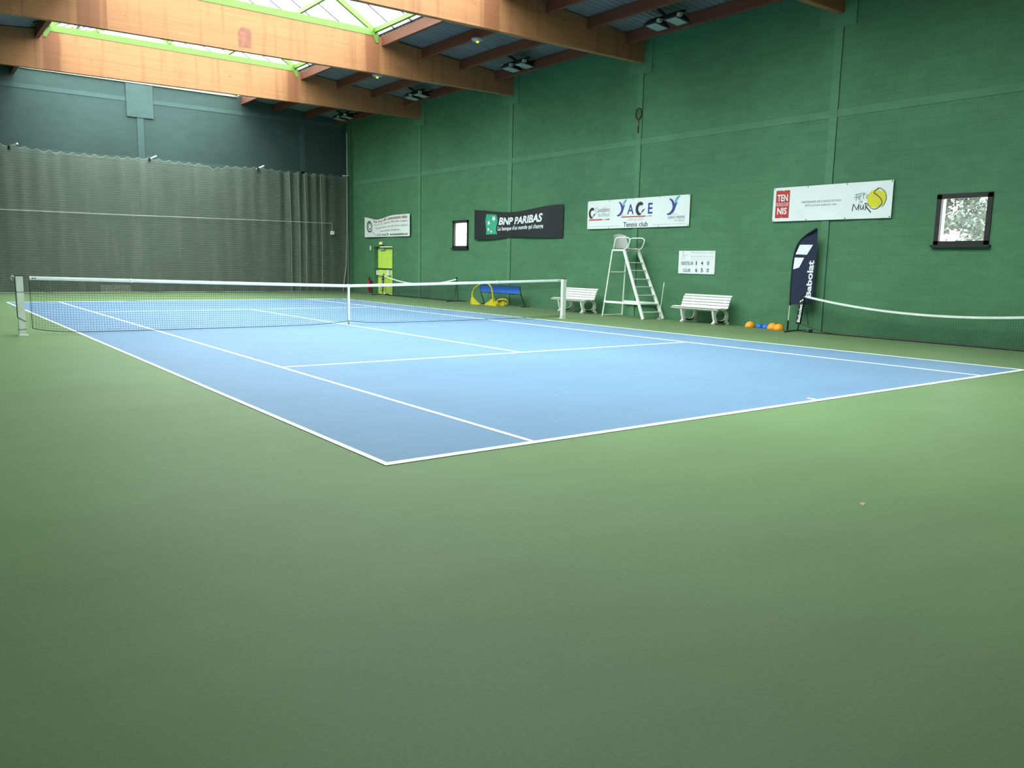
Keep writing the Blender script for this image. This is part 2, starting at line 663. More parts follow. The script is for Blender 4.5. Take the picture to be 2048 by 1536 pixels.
def in_view(x, y, z):
    d = Vector((x, y, z)) - CAM
    w = d.dot(_f)
    if w < 0.5:
        return None
    return 1024 + FPX * d.dot(_r) / w, 768 - FPX * d.dot(_u) / w, w


def block_geo(a, b, c, d, x=XW):
    e = 0.003
    vs = [(x, a, c), (x, b, c), (x, b, d), (x, a, d), (x - PROUD, a + e, c + e), (x - PROUD, b - e, c + e), (x - PROUD, b - e, d - e), (x - PROUD, a + e, d - e)]
    return vs, [(4, 7, 6, 5), (0, 4, 5, 1), (1, 5, 6, 2), (2, 6, 7, 3), (3, 7, 4, 0)]


scored = []
for p in cells:
    q = in_view(XW, (p[0] + p[1]) / 2, (p[2] + p[3]) / 2)
    vis = q and 0 < q[0] < 2048 and 0 < q[1] < 1536
    scored.append(((p[1] - p[0]) * (p[3] - p[2]) / q[2] ** 2 if vis else 0, p))
scored.sort(key=lambda t: -t[0])
shared = {}
rest = MB()
for k, (s, p) in enumerate(scored):
    a, b, c, d = p[0] + JW, p[1] - JW, p[2] + JW, p[3] - JW
    if k < 300 and s > 0:
        key = (round(b - a, 3), round(d - c, 3))
        me = shared.get(key)
        if me is None:
            vs, fs = block_geo(0, b - a, 0, d - c, 0)
            me = bpy.data.meshes.new('block')
            me.from_pydata(vs, [], fs)
            me.materials.append(M_WALL)
            shared[key] = me
        ob = bpy.data.objects.new('block', me)
        COL.objects.link(ob)
        ob.parent = wall_r
        ob.location = Vector((XW, a, c)) - ORG['wall_right']
    else:
        rest.add(*block_geo(a, b, c, d))
rest.build('blocks', M_WALL, wall_r, kind='stuff')
for i, y in enumerate(colY):
    MB().box(XW - 0.022, XW + 0.01, y, y + 0.2, 0, 6.82).build('column', M_WALLS, wall_r)
    MB().box(XW - 0.006, XW + 0.01, y - 0.009, y, 0, 6.82).build('joint', M_JOINT, wall_r)
    MB().box(XW - 0.026, XW + 0.01, y - 0.30, y + 0.60, 6.82, ZTOP).build('bearing_pad', M_WALLS, wall_r)
for i in range(len(colY) - 1):
    MB().box(XW - 0.012, XW + 0.01, colY[i] + 0.2, colY[i + 1], 4.875, 5.045).build('tie_beam', M_WALLS, wall_r)

# ---- end and left walls
wall_f = structure(MB().box(XL - 0.3, XW + 0.3, YF, YF + 0.3, 0, 8.205).build('wall_far', M_FAR, origin=(5.485, YF, 0)))
for x0, x1, z0, z1, dy in [(5.46, 5.70, 0, 6.85, 0.03), (5.10, 6.08, 6.85, 8.10, 0.05), (12.2, 12.4, 0, 7.40, 0.012), (-1.4, -1.2, 0, 7.40, 0.012)]:
    MB().box(x0, x1, YF - dy, YF + 0.01, z0, z1).build('column', M_FARS, wall_f)
MB().box(XL, XW, YF - 0.012, YF + 0.01, 7.42, 7.58).build('tie_beam', M_FARS, wall_f)
MB().box(XL, XW, YF - 0.012, YF + 0.01, 5.15, 5.32).build('tie_beam', M_FARS, wall_f)
MB().box(1.5, 9.45, YF - 0.06, YF + 0.01, 8.125, 8.205).build('capping', M_STRIP, wall_f)
MB().box(14.41, XW, 30.14, YF, 0, 7.7).build('corner_pilaster', M_WALL, wall_f)
MB().box(3.85, 4.95, YF - 0.02, YF + 0.01, 0.02, 0.30).build('render_patch', M_ROUGHCAST, wall_f)
wall_l = structure(MB().box(XL - 0.3, XL, YN - 0.3, YF + 0.3, 0, ZTOP).build('wall_left', M_WALL))
wall_n = structure(MB().box(XL - 0.3, XW + 0.3, YN - 0.3, YN, 0, 8.17).build('wall_near', M_WALL))

# ---- roof: ribbed steel deck on purlins, open in the middle for the skylight
mb = MB()
GY0, GY1 = -2.0, 30.4  # glazing's unseen near end, pulled in under deck to darken the foreground floor
EDGE = 9.62                    # glazing opening, right side (left mirrored)


def deck(xa, xb, ya, yb):
    prof = [(0.0, 0.0), (0.07, 0.0), (0.09, 0.022), (0.15, 0.022), (0.17, 0.0)]
    ys = []
    y = ya
    while y < yb:
        ys += [(min(y + a, yb), h) for a, h in prof]
        y += 0.2
    ys.append((yb, 0))
    vs = []
    for y, h in ys:
        vs += [(xa, y, ZDECK(xa) + h), (xb, y, ZDECK(xb) + h)]
    return vs, [(2 * i, 2 * i + 1, 2 * i + 3, 2 * i + 2) for i in range(len(ys) - 1)]


mb.add(*deck(EDGE, XW + 0.3, YN - 0.3, YF + 0.3))
mb.add(*deck(XL - 0.3, 10.97 - EDGE, YN - 0.3, YF + 0.3))
mb.add(*deck(10.97 - EDGE, 5.485, YN - 0.3, GY0))
mb.add(*deck(5.485, EDGE, YN - 0.3, GY0))
# opaque outer skin over the ribs
for xa, xb, ya, yb in [(EDGE, XW + 0.3, YN - 0.3, YF + 0.3), (XL - 0.3, 10.97 - EDGE, YN - 0.3, YF + 0.3), (10.97 - EDGE, 5.485, YN - 0.3, GY0), (5.485, EDGE, YN - 0.3, GY0)]:
    mb.add([(xa, ya, ZDECK(xa) + 0.07), (xb, ya, ZDECK(xb) + 0.07), (xb, yb, ZDECK(xb) + 0.07), (xa, yb, ZDECK(xa) + 0.07),
            (xa, ya, ZDECK(xa) + 0.17), (xb, ya, ZDECK(xb) + 0.17), (xb, yb, ZDECK(xb) + 0.17), (xa, yb, ZDECK(xa) + 0.17)],
           [(0, 1, 2, 3), (7, 6, 5, 4), (0, 4, 5, 1), (1, 5, 6, 2), (2, 6, 7, 3), (3, 7, 4, 0)])
ceiling = structure(mb.build('ceiling', M_DECK, origin=(5.485, 12, 7.7)))
PX = [9.60, 11.0, 12.42, 13.83]
spans = [(YN, BEAMS[0])] + [(BEAMS[i] + 0.16, BEAMS[i + 1]) for i in range(4)] + [(BEAMS[4] + 0.16, YF)]
for ya, yb in spans:
    for px in PX:
        for x in (px, 10.97 - px - 0.12):
            zt = ZDECK(x + 0.06)
            MB().box(x, x + 0.12, ya, yb, zt - 0.29, zt - 0.005).build('purlin', M_PURLIN, ceiling)
for x0, x1 in ((EDGE + 0.02, EDGE + 0.12), (10.97 - EDGE - 0.12, 10.97 - EDGE - 0.02)):
    MB().box(x0, x1, GY0, GY1, 8.105, 8.29).build('upstand', M_UPSTAND, ceiling)

# ---- glued laminated beams
BLAB = {0: 'timber roof beam above the near baseline, out of the picture overhead',
        1: 'timber roof beam nearest the camera, only its dark end shows by the green wall',
        2: 'timber roof beam above the tennis net, second in view from the camera',
        3: 'timber roof beam with a square dark patch on its face',
        4: 'timber roof beam farthest from the camera, closest to the netted end wall'}
for k, y in enumerate(BEAMS):
    zb = lambda x: 6.94 + (x + 3.66) / 18.29 * 0.165
    poly = [(XL, zb(XL)), (5.485, zb(5.485)), (XW, zb(XW)), (XW, 7.70), (9.7, 8.12), (1.27, 8.12), (XL, 7.70)]
    root = thing('roof_beam', (5.485, y + 0.08, 6.9), BLAB[k], 'beam', 'glued laminated roof beams')
    MB().prism(poly, 'y', y, y + 0.16).build('timber', M_BEAM, root)
    if k == 3:
        MB().prism([(5.27, 7.12), (5.60, 7.14), (5.63, 7.55), (5.58, 7.64), (5.36, 7.65), (5.25, 7.52)], 'y', y - 0.004, y + 0.01).build('patch', M_PATCH, root)
    # corner brackets where skylight frame and beam meet belong to the skylight

# ---- gabled skylight along the ridge
sky = thing('skylight', (5.485, 15, 8.12), 'glazed gable skylight in lime green steel running along the roof ridge', 'skylight')
PITCHS = 0.59
XR = 9.40
zs = lambda x: 8.34 + (3.915 - abs(x - 5.485)) * PITCHS
ribs = [GY0 + 0.03] + BEAMS + [30.25]
for y in ribs:
    if y < 30:
        MB().box(10.97 - XR + 0.1, XR - 0.1, y - 0.012, y + 0.13, 8.12, 8.31).build('tie_rail', M_GREENSTEEL, sky)
    for s in (-1, 1):
        xe = 5.485 + s * 3.88
        MB().bar((xe, y + 0.06, 8.30), (5.485, y + 0.06, zs(5.485) - 0.06), 0.10, 0.15).build('rafter', M_GREENSTEEL, sky)
        if y < 30:
            MB().prism([(xe - s * 0.12, 8.22), (xe + s * 0.13, 8.22), (xe + s * 0.13, 7.93), (xe + s * 0.05, 7.93), (xe - s * 0.04, 8.10)], 'y', y - 0.02, y).build('gusset', M_GREENSTEEL, sky)
for x in (XR, 8.05, 6.75):
    for s in (-1, 1):
        xx = 5.485 + s * (x - 5.485)
        MB().bar((xx, GY0, zs(x) - 0.06), (xx, GY1, zs(x) - 0.06), 0.09, 0.13).build('side_bar', M_GREENSTEEL, sky)
MB().bar((5.485, GY0, zs(5.485) - 0.05), (5.485, GY1, zs(5.485) - 0.05), 0.1, 0.14).build('ridge_bar', M_GREENSTEEL, sky)
NP = 32
step = (GY1 - GY0) / NP
for s in (-1, 1):
    xe = 5.485 + s * 4.36
    ze = zs(xe)
    zr = zs(5.485)
    for i in range(NP):
        y0, y1 = GY0 + i * step + 0.012, GY0 + (i + 1) * step - 0.012
        MB().add([(xe, y0, ze + 0.02), (xe, y1, ze + 0.02), (5.485, y1, zr + 0.02), (5.485, y0, zr + 0.02)], [(0, 1, 2, 3)]).build('pane', M_ROOFGLASS, sky)
    for i in range(NP + 1):
        y = GY0 + i * step
        MB().bar((xe, y, ze + 0.02), (5.485, y, zr + 0.02), 0.026, 0.035).build('glazing_bar', M_BLACK, sky)
for y in (GY0 + 0.02, GY1 - 0.02):
    MB().add([(10.97 - XR - 0.4, y, 8.17), (XR + 0.4, y, 8.17), (5.485, y, zs(5.485))], [(0, 1, 2)]).build('gable_pane', M_ROOFGLASS, sky)

# ---- windows in the right wall
for k, (y0, y1, z0, z1) in enumerate(WIN):
    w = bpy.data.objects.new('window_%d' % (k + 1), None)
    COL.objects.link(w)
    w.location = (XW, (y0 + y1) / 2, z0)
    ORG[w.name] = Vector(w.location)
    structure(w)
    fw = 0.085
    mb = MB()
    for a, b, c, d in [(y0 - 0.01, y1 + 0.01, z1 - fw, z1 + 0.015), (y0 - 0.01, y1 + 0.01, z0 - 0.01, z0 + fw), (y0 - 0.01, y0 + fw, z0, z1), (y1 - fw, y1 + 0.01, z0, z1)]:
        mb.box(XW - 0.03, XW + 0.06, a, b, c, d)
    mb.build('window_frame', M_FRAME, w)
    MB().box(XW - 0.09, XW + 0.02, y0 - 0.05, y1 + 0.05, z0 - 0.045, z0 + 0.005).build('window_sill', M_FRAME, w)
    mb = MB()
    for a, b, c, d in [(y0, y1, z1 - 0.03, z1), (y0, y1, z0, z0 + 0.03), (y0, y0 + 0.03, z0, z1), (y1 - 0.03, y1, z0, z1)]:
        mb.box(XW + 0.06, XW + 0.29, a, b, c, d)
    mb.build('reveal_lining', M_WHITE, w)
    MB().add([(XW + 0.03, y0 + fw, z0 + fw), (XW + 0.03, y1 - fw, z0 + fw), (XW + 0.03, y1 - fw, z1 - fw), (XW + 0.03, y0 + fw, z1 - fw)], [(0, 1, 2, 3)]).build('pane', M_PANE, w)
    if k == 1:
        MB().box(XW + 0.26, XW + 0.28, y0, y1, 2.50, 2.53).build('guard_rail', M_BOXG, w)


# ---- emergency door
d1 = bpy.data.objects.new('door_1', None)
COL.objects.link(d1)
d1.location = (XW, 27.25, 0)
ORG['door_1'] = Vector(d1.location)
structure(d1)
y0, y1, z1 = 26.42, 28.08, 2.09
mb = MB()
mb.box(XW - 0.015, XW + 0.2, y0 - 0.05, y0 + 0.02, 0, z1 + 0.05).box(XW - 0.015, XW + 0.2, y1 - 0.02, y1 + 0.05, 0, z1 + 0.05).box(XW - 0.015, XW + 0.2, y0 + 0.02, y1 - 0.02, z1 - 0.01, z1 + 0.05)
mb.build('door_frame', M_WALL, d1)
MB().box(XW + 0.16, XW + 0.21, y0 + 0.02, y1 - 0.02, 0.01, 1.09).build('lower_leaf', M_DOOR, d1)
MB().box(XW + 0.16, XW + 0.21, y0 + 0.02, y1 - 0.02, 1.13, z1 - 0.02).build('upper_leaf', M_DOOR, d1)
MB().box(XW + 0.14, XW + 0.2, y0 + 0.02, y1 - 0.02, 1.085, 1.135).build('gap_seal', M_BLACK, d1)
pb = MB()
pb.tube([(XW + 0.05, 26.95, 0.86), (XW + 0.05, 27.95, 0.86)], 0.025, 8)
pb.box(XW + 0.03, XW + 0.16, 26.85, 27.02, 0.84, 1.08).box(XW + 0.03, XW + 0.16, 27.90, 27.99, 0.84, 1.04)
pb.build('push_bar', M_WHITE, d1)
MB().box(XW + 0.09, XW + 0.16, 27.35, 27.75, 1.93, 2.02).build('door_closer', M_BOXG, d1)

es = thing('exit_sign', (XW - 0.03, 27.35, 2.12), 'small lit emergency exit sign above the lime green door', 'sign')
MB().box(XW - 0.09, XW - 0.002, 27.18, 27.52, 2.16, 2.29).build('housing', M_BOXG, es)
MB().box(XW - 0.095, XW - 0.088, 27.22, 27.46, 2.175, 2.275).build('lit_panel', M_EXIT, es)
al = MB().box(XW - 0.03, XW - 0.002, 28.40, 28.48, 1.93, 2.12).build('wall_notice', M_PWHITE)
al['label'] = 'small white notice on the wall left of the lime door'
al['category'] = 'notice'

# ---- safety netting in front of the far end wall
cur = thing('curtain_net', (7.3, 30.12, 0), 'tall grey netting curtain hung across the far end wall', 'net')
nx = 620
xs = [XL + 0.05 + (14.30 - XL - 0.05) * i / nx for i in range(nx + 1)]


def cur_y(x, z):
    f = 0.02 * math.sin(x * 5.1) + 0.015 * math.sin(x * 11.7 + 1)
    if x > 10.8:
        f += 0.07 * math.sin((x - 10.8) * 15) * min(1, (x - 10.8)) * math.exp(-((x - 12) / 1.2) ** 2)
    return 30.12 + f * (0.4 + 0.6 * z / 5.3)


def cur_top(x):
    t = (x * 2.6) % 1.0
    sag = 0.095 * (1 - (2 * t - 1) ** 2)
    base = 5.27
    if 7.9 < x < 8.8:
        sag += 0.10 * math.sin((x - 7.9) / 0.9 * math.pi)
    base += 0.10 * math.exp(-((x - 1.1) / 0.7) ** 2) + 0.06 * math.exp(-((x - 5.8) / 0.7) ** 2) + 0.07 * math.exp(-((x - 10.2) / 0.8) ** 2)
    return base - sag


rows = 14
vs, fs = [], []
for x in xs:
    zt = cur_top(x)
    for j in range(rows + 1):
        z = zt * j / rows + 0.01
        vs.append((x, cur_y(x, z), z))
for i in range(nx):
    for j in range(rows):
        a = i * (rows + 1) + j
        fs.append((a, a + rows + 1, a + rows + 2, a + 1))
MB().add(vs, fs).build('netting', M_CURTAIN, cur, smooth=True)
MB().tube([(x, cur_y(x, 5.3), cur_top(x)) for x in xs], 0.006, 4).build('top_cord', M_ROPE, cur)
MB().tube([(XL + 0.1, 30.08, 0.03), (14.2, 30.08, 0.03)], 0.012, 4).build('bottom_cord', M_ROPE, cur)
for x in (11.55, 11.95, 12.25, 13.0):
    MB().tube([(x, 30.05, 0.02), (x + 0.02, 30.05, 2.5), (x - 0.03, 30.06, 5.2)], 0.008, 4).build('hanging_cord', M_ROPE, cur)
for x in (1.1, 5.85, 10.22):
    b = thing('net_bracket', (x, YF - 0.05, 5.25), {1.1: 'white bracket holding the netting at the left of the far wall', 5.85: 'white bracket holding the netting beside the far wall column', 10.22: 'white bracket holding the netting at the right of the far wall'}[x], 'bracket', 'netting brackets on the far wall')
    MB().bar((x - 0.04, YF - 0.03, 5.26), (x + 0.2, 30.07, 5.40), 0.06, 0.05).build('arm', M_WHITE, b)
    MB().tube([(x - 0.06, 30.1, 5.30), (x - 0.06, 30.1, 5.18)], 0.05, 8).build('clamp', M_BLACK, b)
po = thing('net_pole', (14.33, 30.15, 0), 'slim pale pole in the dark corner at the end of the netting', 'pole')
MB().tube([(14.36, 30.2, 0), (14.36, 30.2, 7.2)], 0.035, 8).build('pole', M_BOXG, po)
MB().tube([(14.28, 30.08, 5.22), (14.27, 30.08, 3.0), (14.2, 30.07, 1.2), (14.02, 30.05, 0.03)], 0.02, 6).build('edge_cord', M_ROPE, cur)
MB().bar((14.1, 30.12, 5.27), (14.40, 30.16, 5.30), 0.05, 0.05).build('clip', M_WHITE, po)
cd = thing('wall_conduit', (7, 30.05, 3.0), 'thin pale cable run across the far wall down to a small switch box', 'cable')
MB().tube([(-3.5, 30.04, 3.02), (4.8, 30.04, 3.04), (10.05, 30.04, 3.09), (13.50, 30.04, 3.11), (13.50, 30.04, 2.74)], 0.009, 6).build('cable', M_CONDUIT, cd)
MB().box(13.43, 13.58, 29.98, 30.07, 2.60, 2.76).build('switch_box', M_WHITE, cd)

# ---- lamps under the roof
FLAB = ['pair of floodlights under the roof nearest the camera, above the scoreboard wall', 'pair of floodlights under the roof second from the camera',
        'pair of floodlights under the roof third from the camera', 'pair of floodlights under the roof deepest in the dark far corner']
fl = None
for k in range(4):
    cx, cy, cz = 13.15, 9.75 + BAY * k, 7.40
    if fl is None:
        fl = thing('floodlight_pair', (cx, cy, cz), FLAB[0], 'lamp', 'ceiling floodlights')
        for s in (-1, 1):
            yy = cy + s * 0.33
            h = MB()
            h.add([(cx - 0.28, yy - 0.22, cz + 0.06), (cx + 0.28, yy - 0.22, cz), (cx + 0.28, yy + 0.22, cz), (cx - 0.28, yy + 0.22, cz + 0.06),
                   (cx - 0.16, yy - 0.13, cz + 0.20), (cx + 0.20, yy - 0.13, cz + 0.16), (cx + 0.20, yy + 0.13, cz + 0.16), (cx - 0.16, yy + 0.13, cz + 0.20)],
                  [(0, 3, 2, 1), (4, 5, 6, 7), (0, 1, 5, 4), (1, 2, 6, 5), (2, 3, 7, 6), (3, 0, 4, 7)])
            ho = h.build('housing', M_BLACK, fl)
            MB().add([(cx - 0.22, yy - 0.17, cz + 0.048), (cx + 0.22, yy - 0.17, cz + 0.001), (cx + 0.22, yy + 0.17, cz + 0.001), (cx - 0.22, yy + 0.17, cz + 0.048),
                      (cx - 0.22, yy - 0.17, cz + 0.04), (cx + 0.22, yy - 0.17, cz - 0.006), (cx + 0.22, yy + 0.17, cz - 0.006), (cx - 0.22, yy + 0.17, cz + 0.04)],
                     [(4, 7, 6, 5), (0, 1, 5, 4), (1, 2, 6, 5), (2, 3, 7, 6), (3, 0, 4, 7)]).build('lens', M_GLASSF, ho)
            MB().box(cx - 0.27, cx - 0.17, yy - 0.34, yy - 0.24, cz + 0.04, cz + 0.12).build('ballast_box', M_GLASSF, fl)
        MB().bar((cx, cy - 0.6, cz + 0.22), (cx, cy + 0.6, cz + 0.22), 0.06, 0.05).bar((cx, cy, cz + 0.2), (cx - 0.6, cy, cz + 0.42), 0.05, 0.05).bar((cx, cy, cz + 0.2), (cx + 0.7, cy, cz + 0.30), 0.05, 0.05).build('bracket', M_BLACK, fl)
    else:
        c = copy_tree(fl, None, (cx, cy, cz))
        c['label'] = FLAB[k]
for (x, y, z), lab in [((11.06, 15.0, 7.73), 'small round amber sensor lamp on a purlin, nearest of the three'), ((11.06, 21.0, 7.73), 'small round amber sensor lamp on a purlin near the far roof beam'), ((-0.10, 20.9, 7.73), 'small round amber sensor lamp at the top left edge of the picture')]:
    s = thing('sensor_lamp', (x, y, z), lab, 'lamp', 'amber sensor lamps')
    MB().lathe([(0.16, 0.03), (0.19, 0.0), (0.13, -0.05), (0.05, -0.07)], (x, y, z), 14).build('dome', M_BOXG, s, smooth=True)
    MB().lathe([(0.028, 0.0), (0.040, -0.02), (0.015, -0.04)], (x - 0.02, y - 0.03, z - 0.065), 8).build('led', M_LED, s)

# ================================================================== TENNIS NET
YN0 = 11.885
net = thing('tennis_net', (5.485, YN0, 0), 'tennis net with white band and centre strap across the blue court', 'net')
NX0, NX1 = -0.74, 11.76


def nz_top(x):
    t = abs(x - 5.485) / 6.25
    return 0.914 + 0.142 * t ** 1.08


def nz_bot(x):
    z = 0.025 + 0.075 * math.exp(-(abs(x - 5.485) / 0.45)) * 1.0
    z += 0.10 * math.exp(-((x - NX0) / 0.35)) + 0.05 * math.exp(-((NX1 - x) / 1.6))
    return z


cell = 0.045
ncol = int((NX1 - NX0) / cell)
nrow = 22
th = 0.0019


def thread(mb, pts, r=th):
    mb.tube(pts, r, 3, cap=False)


mb = MB()
for i in range(ncol + 1):
    x = NX0 + (NX1 - NX0) * i / ncol
    a, b = nz_bot(x), nz_top(x) - 0.02
    dx = 0.03 * math.sin(x * 1.7)
    thread(mb, [(x, YN0, b), (x + dx * 0.6, YN0 + 0.015, b * 0.6 + a * 0.4), (x + dx, YN0 + 0.01, a)])
for j in range(nrow):
    t = j / nrow
    pts = []
    for i in range(0, 84):
        x = NX0 + (NX1 - NX0) * i / 83
        pts.append((x, YN0 + 0.015 * math.sin(math.pi * t), nz_bot(x) + (nz_top(x) - 0.02 - nz_bot(x)) * t))
    thread(mb, pts)
for j in range(17, 22):     # doubled mesh along the top
    t = (j + 0.5) / nrow
    thread(mb, [(NX0 + (NX1 - NX0) * i / 83, YN0 + 0.005, nz_bot(NX0 + (NX1 - NX0) * i / 83) + (nz_top(NX0 + (NX1 - NX0) * i / 83) - 0.02 - nz_bot(NX0 + (NX1 - NX0) * i / 83)) * t) for i in range(84)])
for i in range(ncol):
    x = NX0 + (NX1 - NX0) * (i + 0.5) / ncol
    thread(mb, [(x, YN0, nz_top(x) - 0.02), (x, YN0, nz_top(x) - 0.24)])
mb.build('mesh', M_NET, net, kind='stuff')
mb = MB()
N = 90
vs, fs = [], []
for i in range(N + 1):
    x = NX0 + (NX1 - NX0) * i / N
    zt = nz_top(x)
    for y, z in ((-0.012, zt - 0.062), (-0.014, zt - 0.03), (-0.010, zt - 0.003), (0, zt), (0.010, zt - 0.003), (0.014, zt - 0.03), (0.012, zt - 0.062)):
        vs.append((x, YN0 + y, z))
for i in range(N):
    for k in range(7):
        fs.append((i * 7 + k, i * 7 + (k + 1) % 7, (i + 1) * 7 + (k + 1) % 7, (i + 1) * 7 + k))
band = MB().add(vs, fs).build('top_band', M_TAPE, net)
for x in (NX0 + 0.05, NX0 + 0.09, NX1 - 0.05, NX1 - 0.09):
    zt = nz_top(x)
    MB().box(x - 0.011, x + 0.011, YN0 - 0.018, YN0 - 0.013, zt - 0.042, zt - 0.022).build('eyelet', M_BLACK, band)
for x in (0.95, 9.62):
    zt = nz_top(x)
    MB().box(x - 0.012, x + 0.012, YN0 - 0.018, YN0 + 0.018, zt - 0.07, zt + 0.012).build('tie', M_TAPE, net)
MB().tube([(x, YN0 - 0.002, nz_bot(x)) for x in [NX0 + (NX1 - NX0) * i / 160 for i in range(161)]], 0.006, 4).build('bottom_cord', M_NET, net)
MB().tube([(-0.9, YN0, 1.05), (NX0, YN0, nz_top(NX0) - 0.02)], 0.004, 4).tube([(NX1, YN0, nz_top(NX1) - 0.02), (11.85, YN0, 1.05)], 0.004, 4).build('cable', M_BLACK, net)
MB().tube([(NX0, YN0, nz_top(NX0)), (NX0, YN0, 0.12)], 0.005, 4).tube([(NX1, YN0, nz_top(NX1)), (NX1, YN0, 0.10)], 0.005, 4).build('side_cord', M_NET, net)
st = MB().box(5.46, 5.51, YN0 - 0.020, YN0 - 0.015, 0.105, 0.925).box(5.46, 5.51, YN0 + 0.015, YN0 + 0.020, 0.105, 0.925).box(5.46, 5.51, YN0 - 0.02, YN0 + 0.02, 0.918, 0.925)
so = st.build('centre_strap', M_TAPE, net)
MB().box(5.475, 5.495, YN0 - 0.01, YN0 + 0.01, 0.0, 0.105).build('anchor', M_BRASS, so)

for x, lab, cord in ((-0.90, 'white square net post on the left, dark cord wound round it', 1), (11.86, 'white square net post on the right in front of the bench', 0)):
    p = thing('net_post', (x, YN0, 0), lab, 'post', 'tennis net posts')
    MB().box(x - 0.055, x + 0.055, YN0 - 0.055, YN0 + 0.055, 0, 1.065).build('shaft', M_WPOST, p)
    MB().box(x - 0.058, x + 0.058, YN0 - 0.058, YN0 + 0.058, 1.06, 1.075).build('cap', M_BLACK, p)
    MB().box(x - 0.085, x + 0.085, YN0 - 0.07, YN0 + 0.07, 0, 0.012).build('floor_plate', M_WPOST, p)
    s = -1 if cord else 1
    MB().tube([(x + s * 0.065, YN0 + 0.0, 1.03), (x + s * 0.11, YN0, 1.06), (x + s * 0.13, YN0, 1.03), (x + s * 0.11, YN0, 0.98)], 0.018, 6).build('winder', M_BOXG, p)
    if not cord:
        MB().box(x - 0.062, x - 0.055, YN0 - 0.04, YN0 + 0.04, 0.05, 0.97).build('slot', M_TAPE, p)
    r = 0.058
    lp = MB()
    for z in ((0.78, 0.78), (0.33, 0.25), (0.11, 0.12)) if cord else ((0.05, 0.05),):
        lp.tube([(x - r, YN0 - r, z[0]), (x + r, YN0 - r, z[1]), (x + r, YN0 + r, z[1]), (x - r, YN0 + r, z[0])], 0.005, 4, closed=True)
    if cord:
        lp.tube([(x - r - 0.012, YN0 - 0.02, 1.0), (x - r - 0.012, YN0 - 0.03, 0.6), (x - r - 0.01, YN0 - 0.05, 0.33)], 0.005, 4)
    else:
        lp.tube([(x - 0.02, YN0, 0.05), (10.6, YN0 + 0.02, 0.012)], 0.004, 4)
    lp.build('cord', M_BLACK, p)

# ================================================================== BANNERS ON THE WALL
def banner(name, label, yl, yr, zb, zt, mat, top=lambda t: 0.0, bot=lambda t: 0.0, wave=0.012, freq=9.0, ph=0.0):
    """sheet from y=yl (picture left) to y=yr; returns root and the sheet's map (u metres from left, v metres up)"""
    W, H = yl - yr, zt - zb
    root = thing(name, (XW - 0.05, (yl + yr) / 2, zb), label, 'banner')

    def base(u, v, off):
        t, s = u / W, v / H
        z0, z1 = zb + bot(t), zt + top(t)
        dx = wave * math.sin(u * freq / 2 + ph) + 0.12 * wave * math.sin(u * freq * 1.1 + v * 1.5)
        return (XW - 0.045 - abs(wave) - dx - off, yl - u, z0 + (z1 - z0) * s)
    n, m = int(W * 30), 10
    vs, fs = [], []
    for off in (0.0, -0.003):
        for i in range(n + 1):
            for j in range(m + 1):
                vs.append(base(W * i / n, H * j / m, off))
    k = (n + 1) * (m + 1)
    for i in range(n):
        for j in range(m):
            a = i * (m + 1) + j
            q = (a, a + 1, a + m + 2, a + m + 1)
            fs.append(q)
            fs.append(tuple(k + t for t in reversed(q)))
    MB().add(vs, fs).build('sheet', mat, root, smooth=True)
    return root, (lambda u, v: base(u, v, 0.006)), W, H


def ties(root, mp, W, H, us, mat=M_PBLK):
    for u in us:
        for v in (0.012, H - 0.035):
            print_poly(lambda a, b: (lambda p: (p[0] - 0.002, p[1], p[2]))(mp(a, b)), [(u - 0.012, v), (u + 0.012, v), (u + 0.012, v + 0.024), (u - 0.012, v + 0.024)]).build('eyelet', mat, root)


def star(cx, cy, r, rot, n=5, inner=0.42):
    return [(cx + (r if i % 2 == 0 else r * inner) * math.sin(rot + math.pi * i / n), cy + (r if i % 2 == 0 else r * inner) * math.cos(rot + math.pi * i / n)) for i in range(2 * n)]


# black bank banner
root, mp, W, H = banner('banner', 'black wall banner with a green square logo and white slogan', 20.12, 15.16, 2.30, 3.38, M_VINYL_B,
                        top=lambda t: -0.20 * (1 - (2 * t - 0.85) ** 2) * max(0, math.sin(math.pi * min(1, t * 1.02))) * 0.75 - 0.015, bot=lambda t: 0.10 * math.sin(math.pi * t) ** 2 * t, wave=0.03, freq=4.5)
gx0, gx1 = 0.76, 1.42
side = smooth_path([(gx0 + 0.02, 0.18), (gx0 + 0.04, 0.36), (gx0, 0.55), (gx0 - 0.02, 0.72), (gx0 + 0.04, 0.96)], 5)
side2 = smooth_path([(gx1 + 0.02, 0.18), (gx1 - 0.05, 0.36), (gx1 - 0.02, 0.55), (gx1 + 0.03, 0.72), (gx1 - 0.04, 0.96)], 5)
mb = MB()
n = len(side)
for i in range(n - 1):
    for k in range(6):
        q = [(a[0] + (b[0] - a[0]) * t, a[1]) for a, b, t in ((side[i], side2[i], k / 6), (side[i], side2[i], (k + 1) / 6), (side[i + 1], side2[i + 1], (k + 1) / 6), (side[i + 1], side2[i + 1], k / 6))]
        mb.add([mp(u, v) for u, v in q], [(0, 1, 2, 3)])
lg = mb.build('logo', M_PGREEN, root)
up = lambda u, v: (lambda p: (p[0] - 0.005, p[1], p[2]))(mp(u, v))
print_poly(up, star(1.24, 0.80, 0.135, 0.5), star(0.95, 0.62, 0.115, 0.2), star(0.93, 0.37, 0.085, -0.3), star(1.10, 0.29, 0.07, 0.7)).build('star', M_PWHITE, lg)
print_text(mp, 'BNP PARIBAS', 1.50, 3.98, 0.55, 0.86, 0.035, 0.22).build('lettering', M_PWHITE, root)
print_text(mp, "La banque d'un monde qui change", 1.46, 4.02, 0.27, 0.50, 0.018, 0.05).build('lettering', M_PWHITE, root)

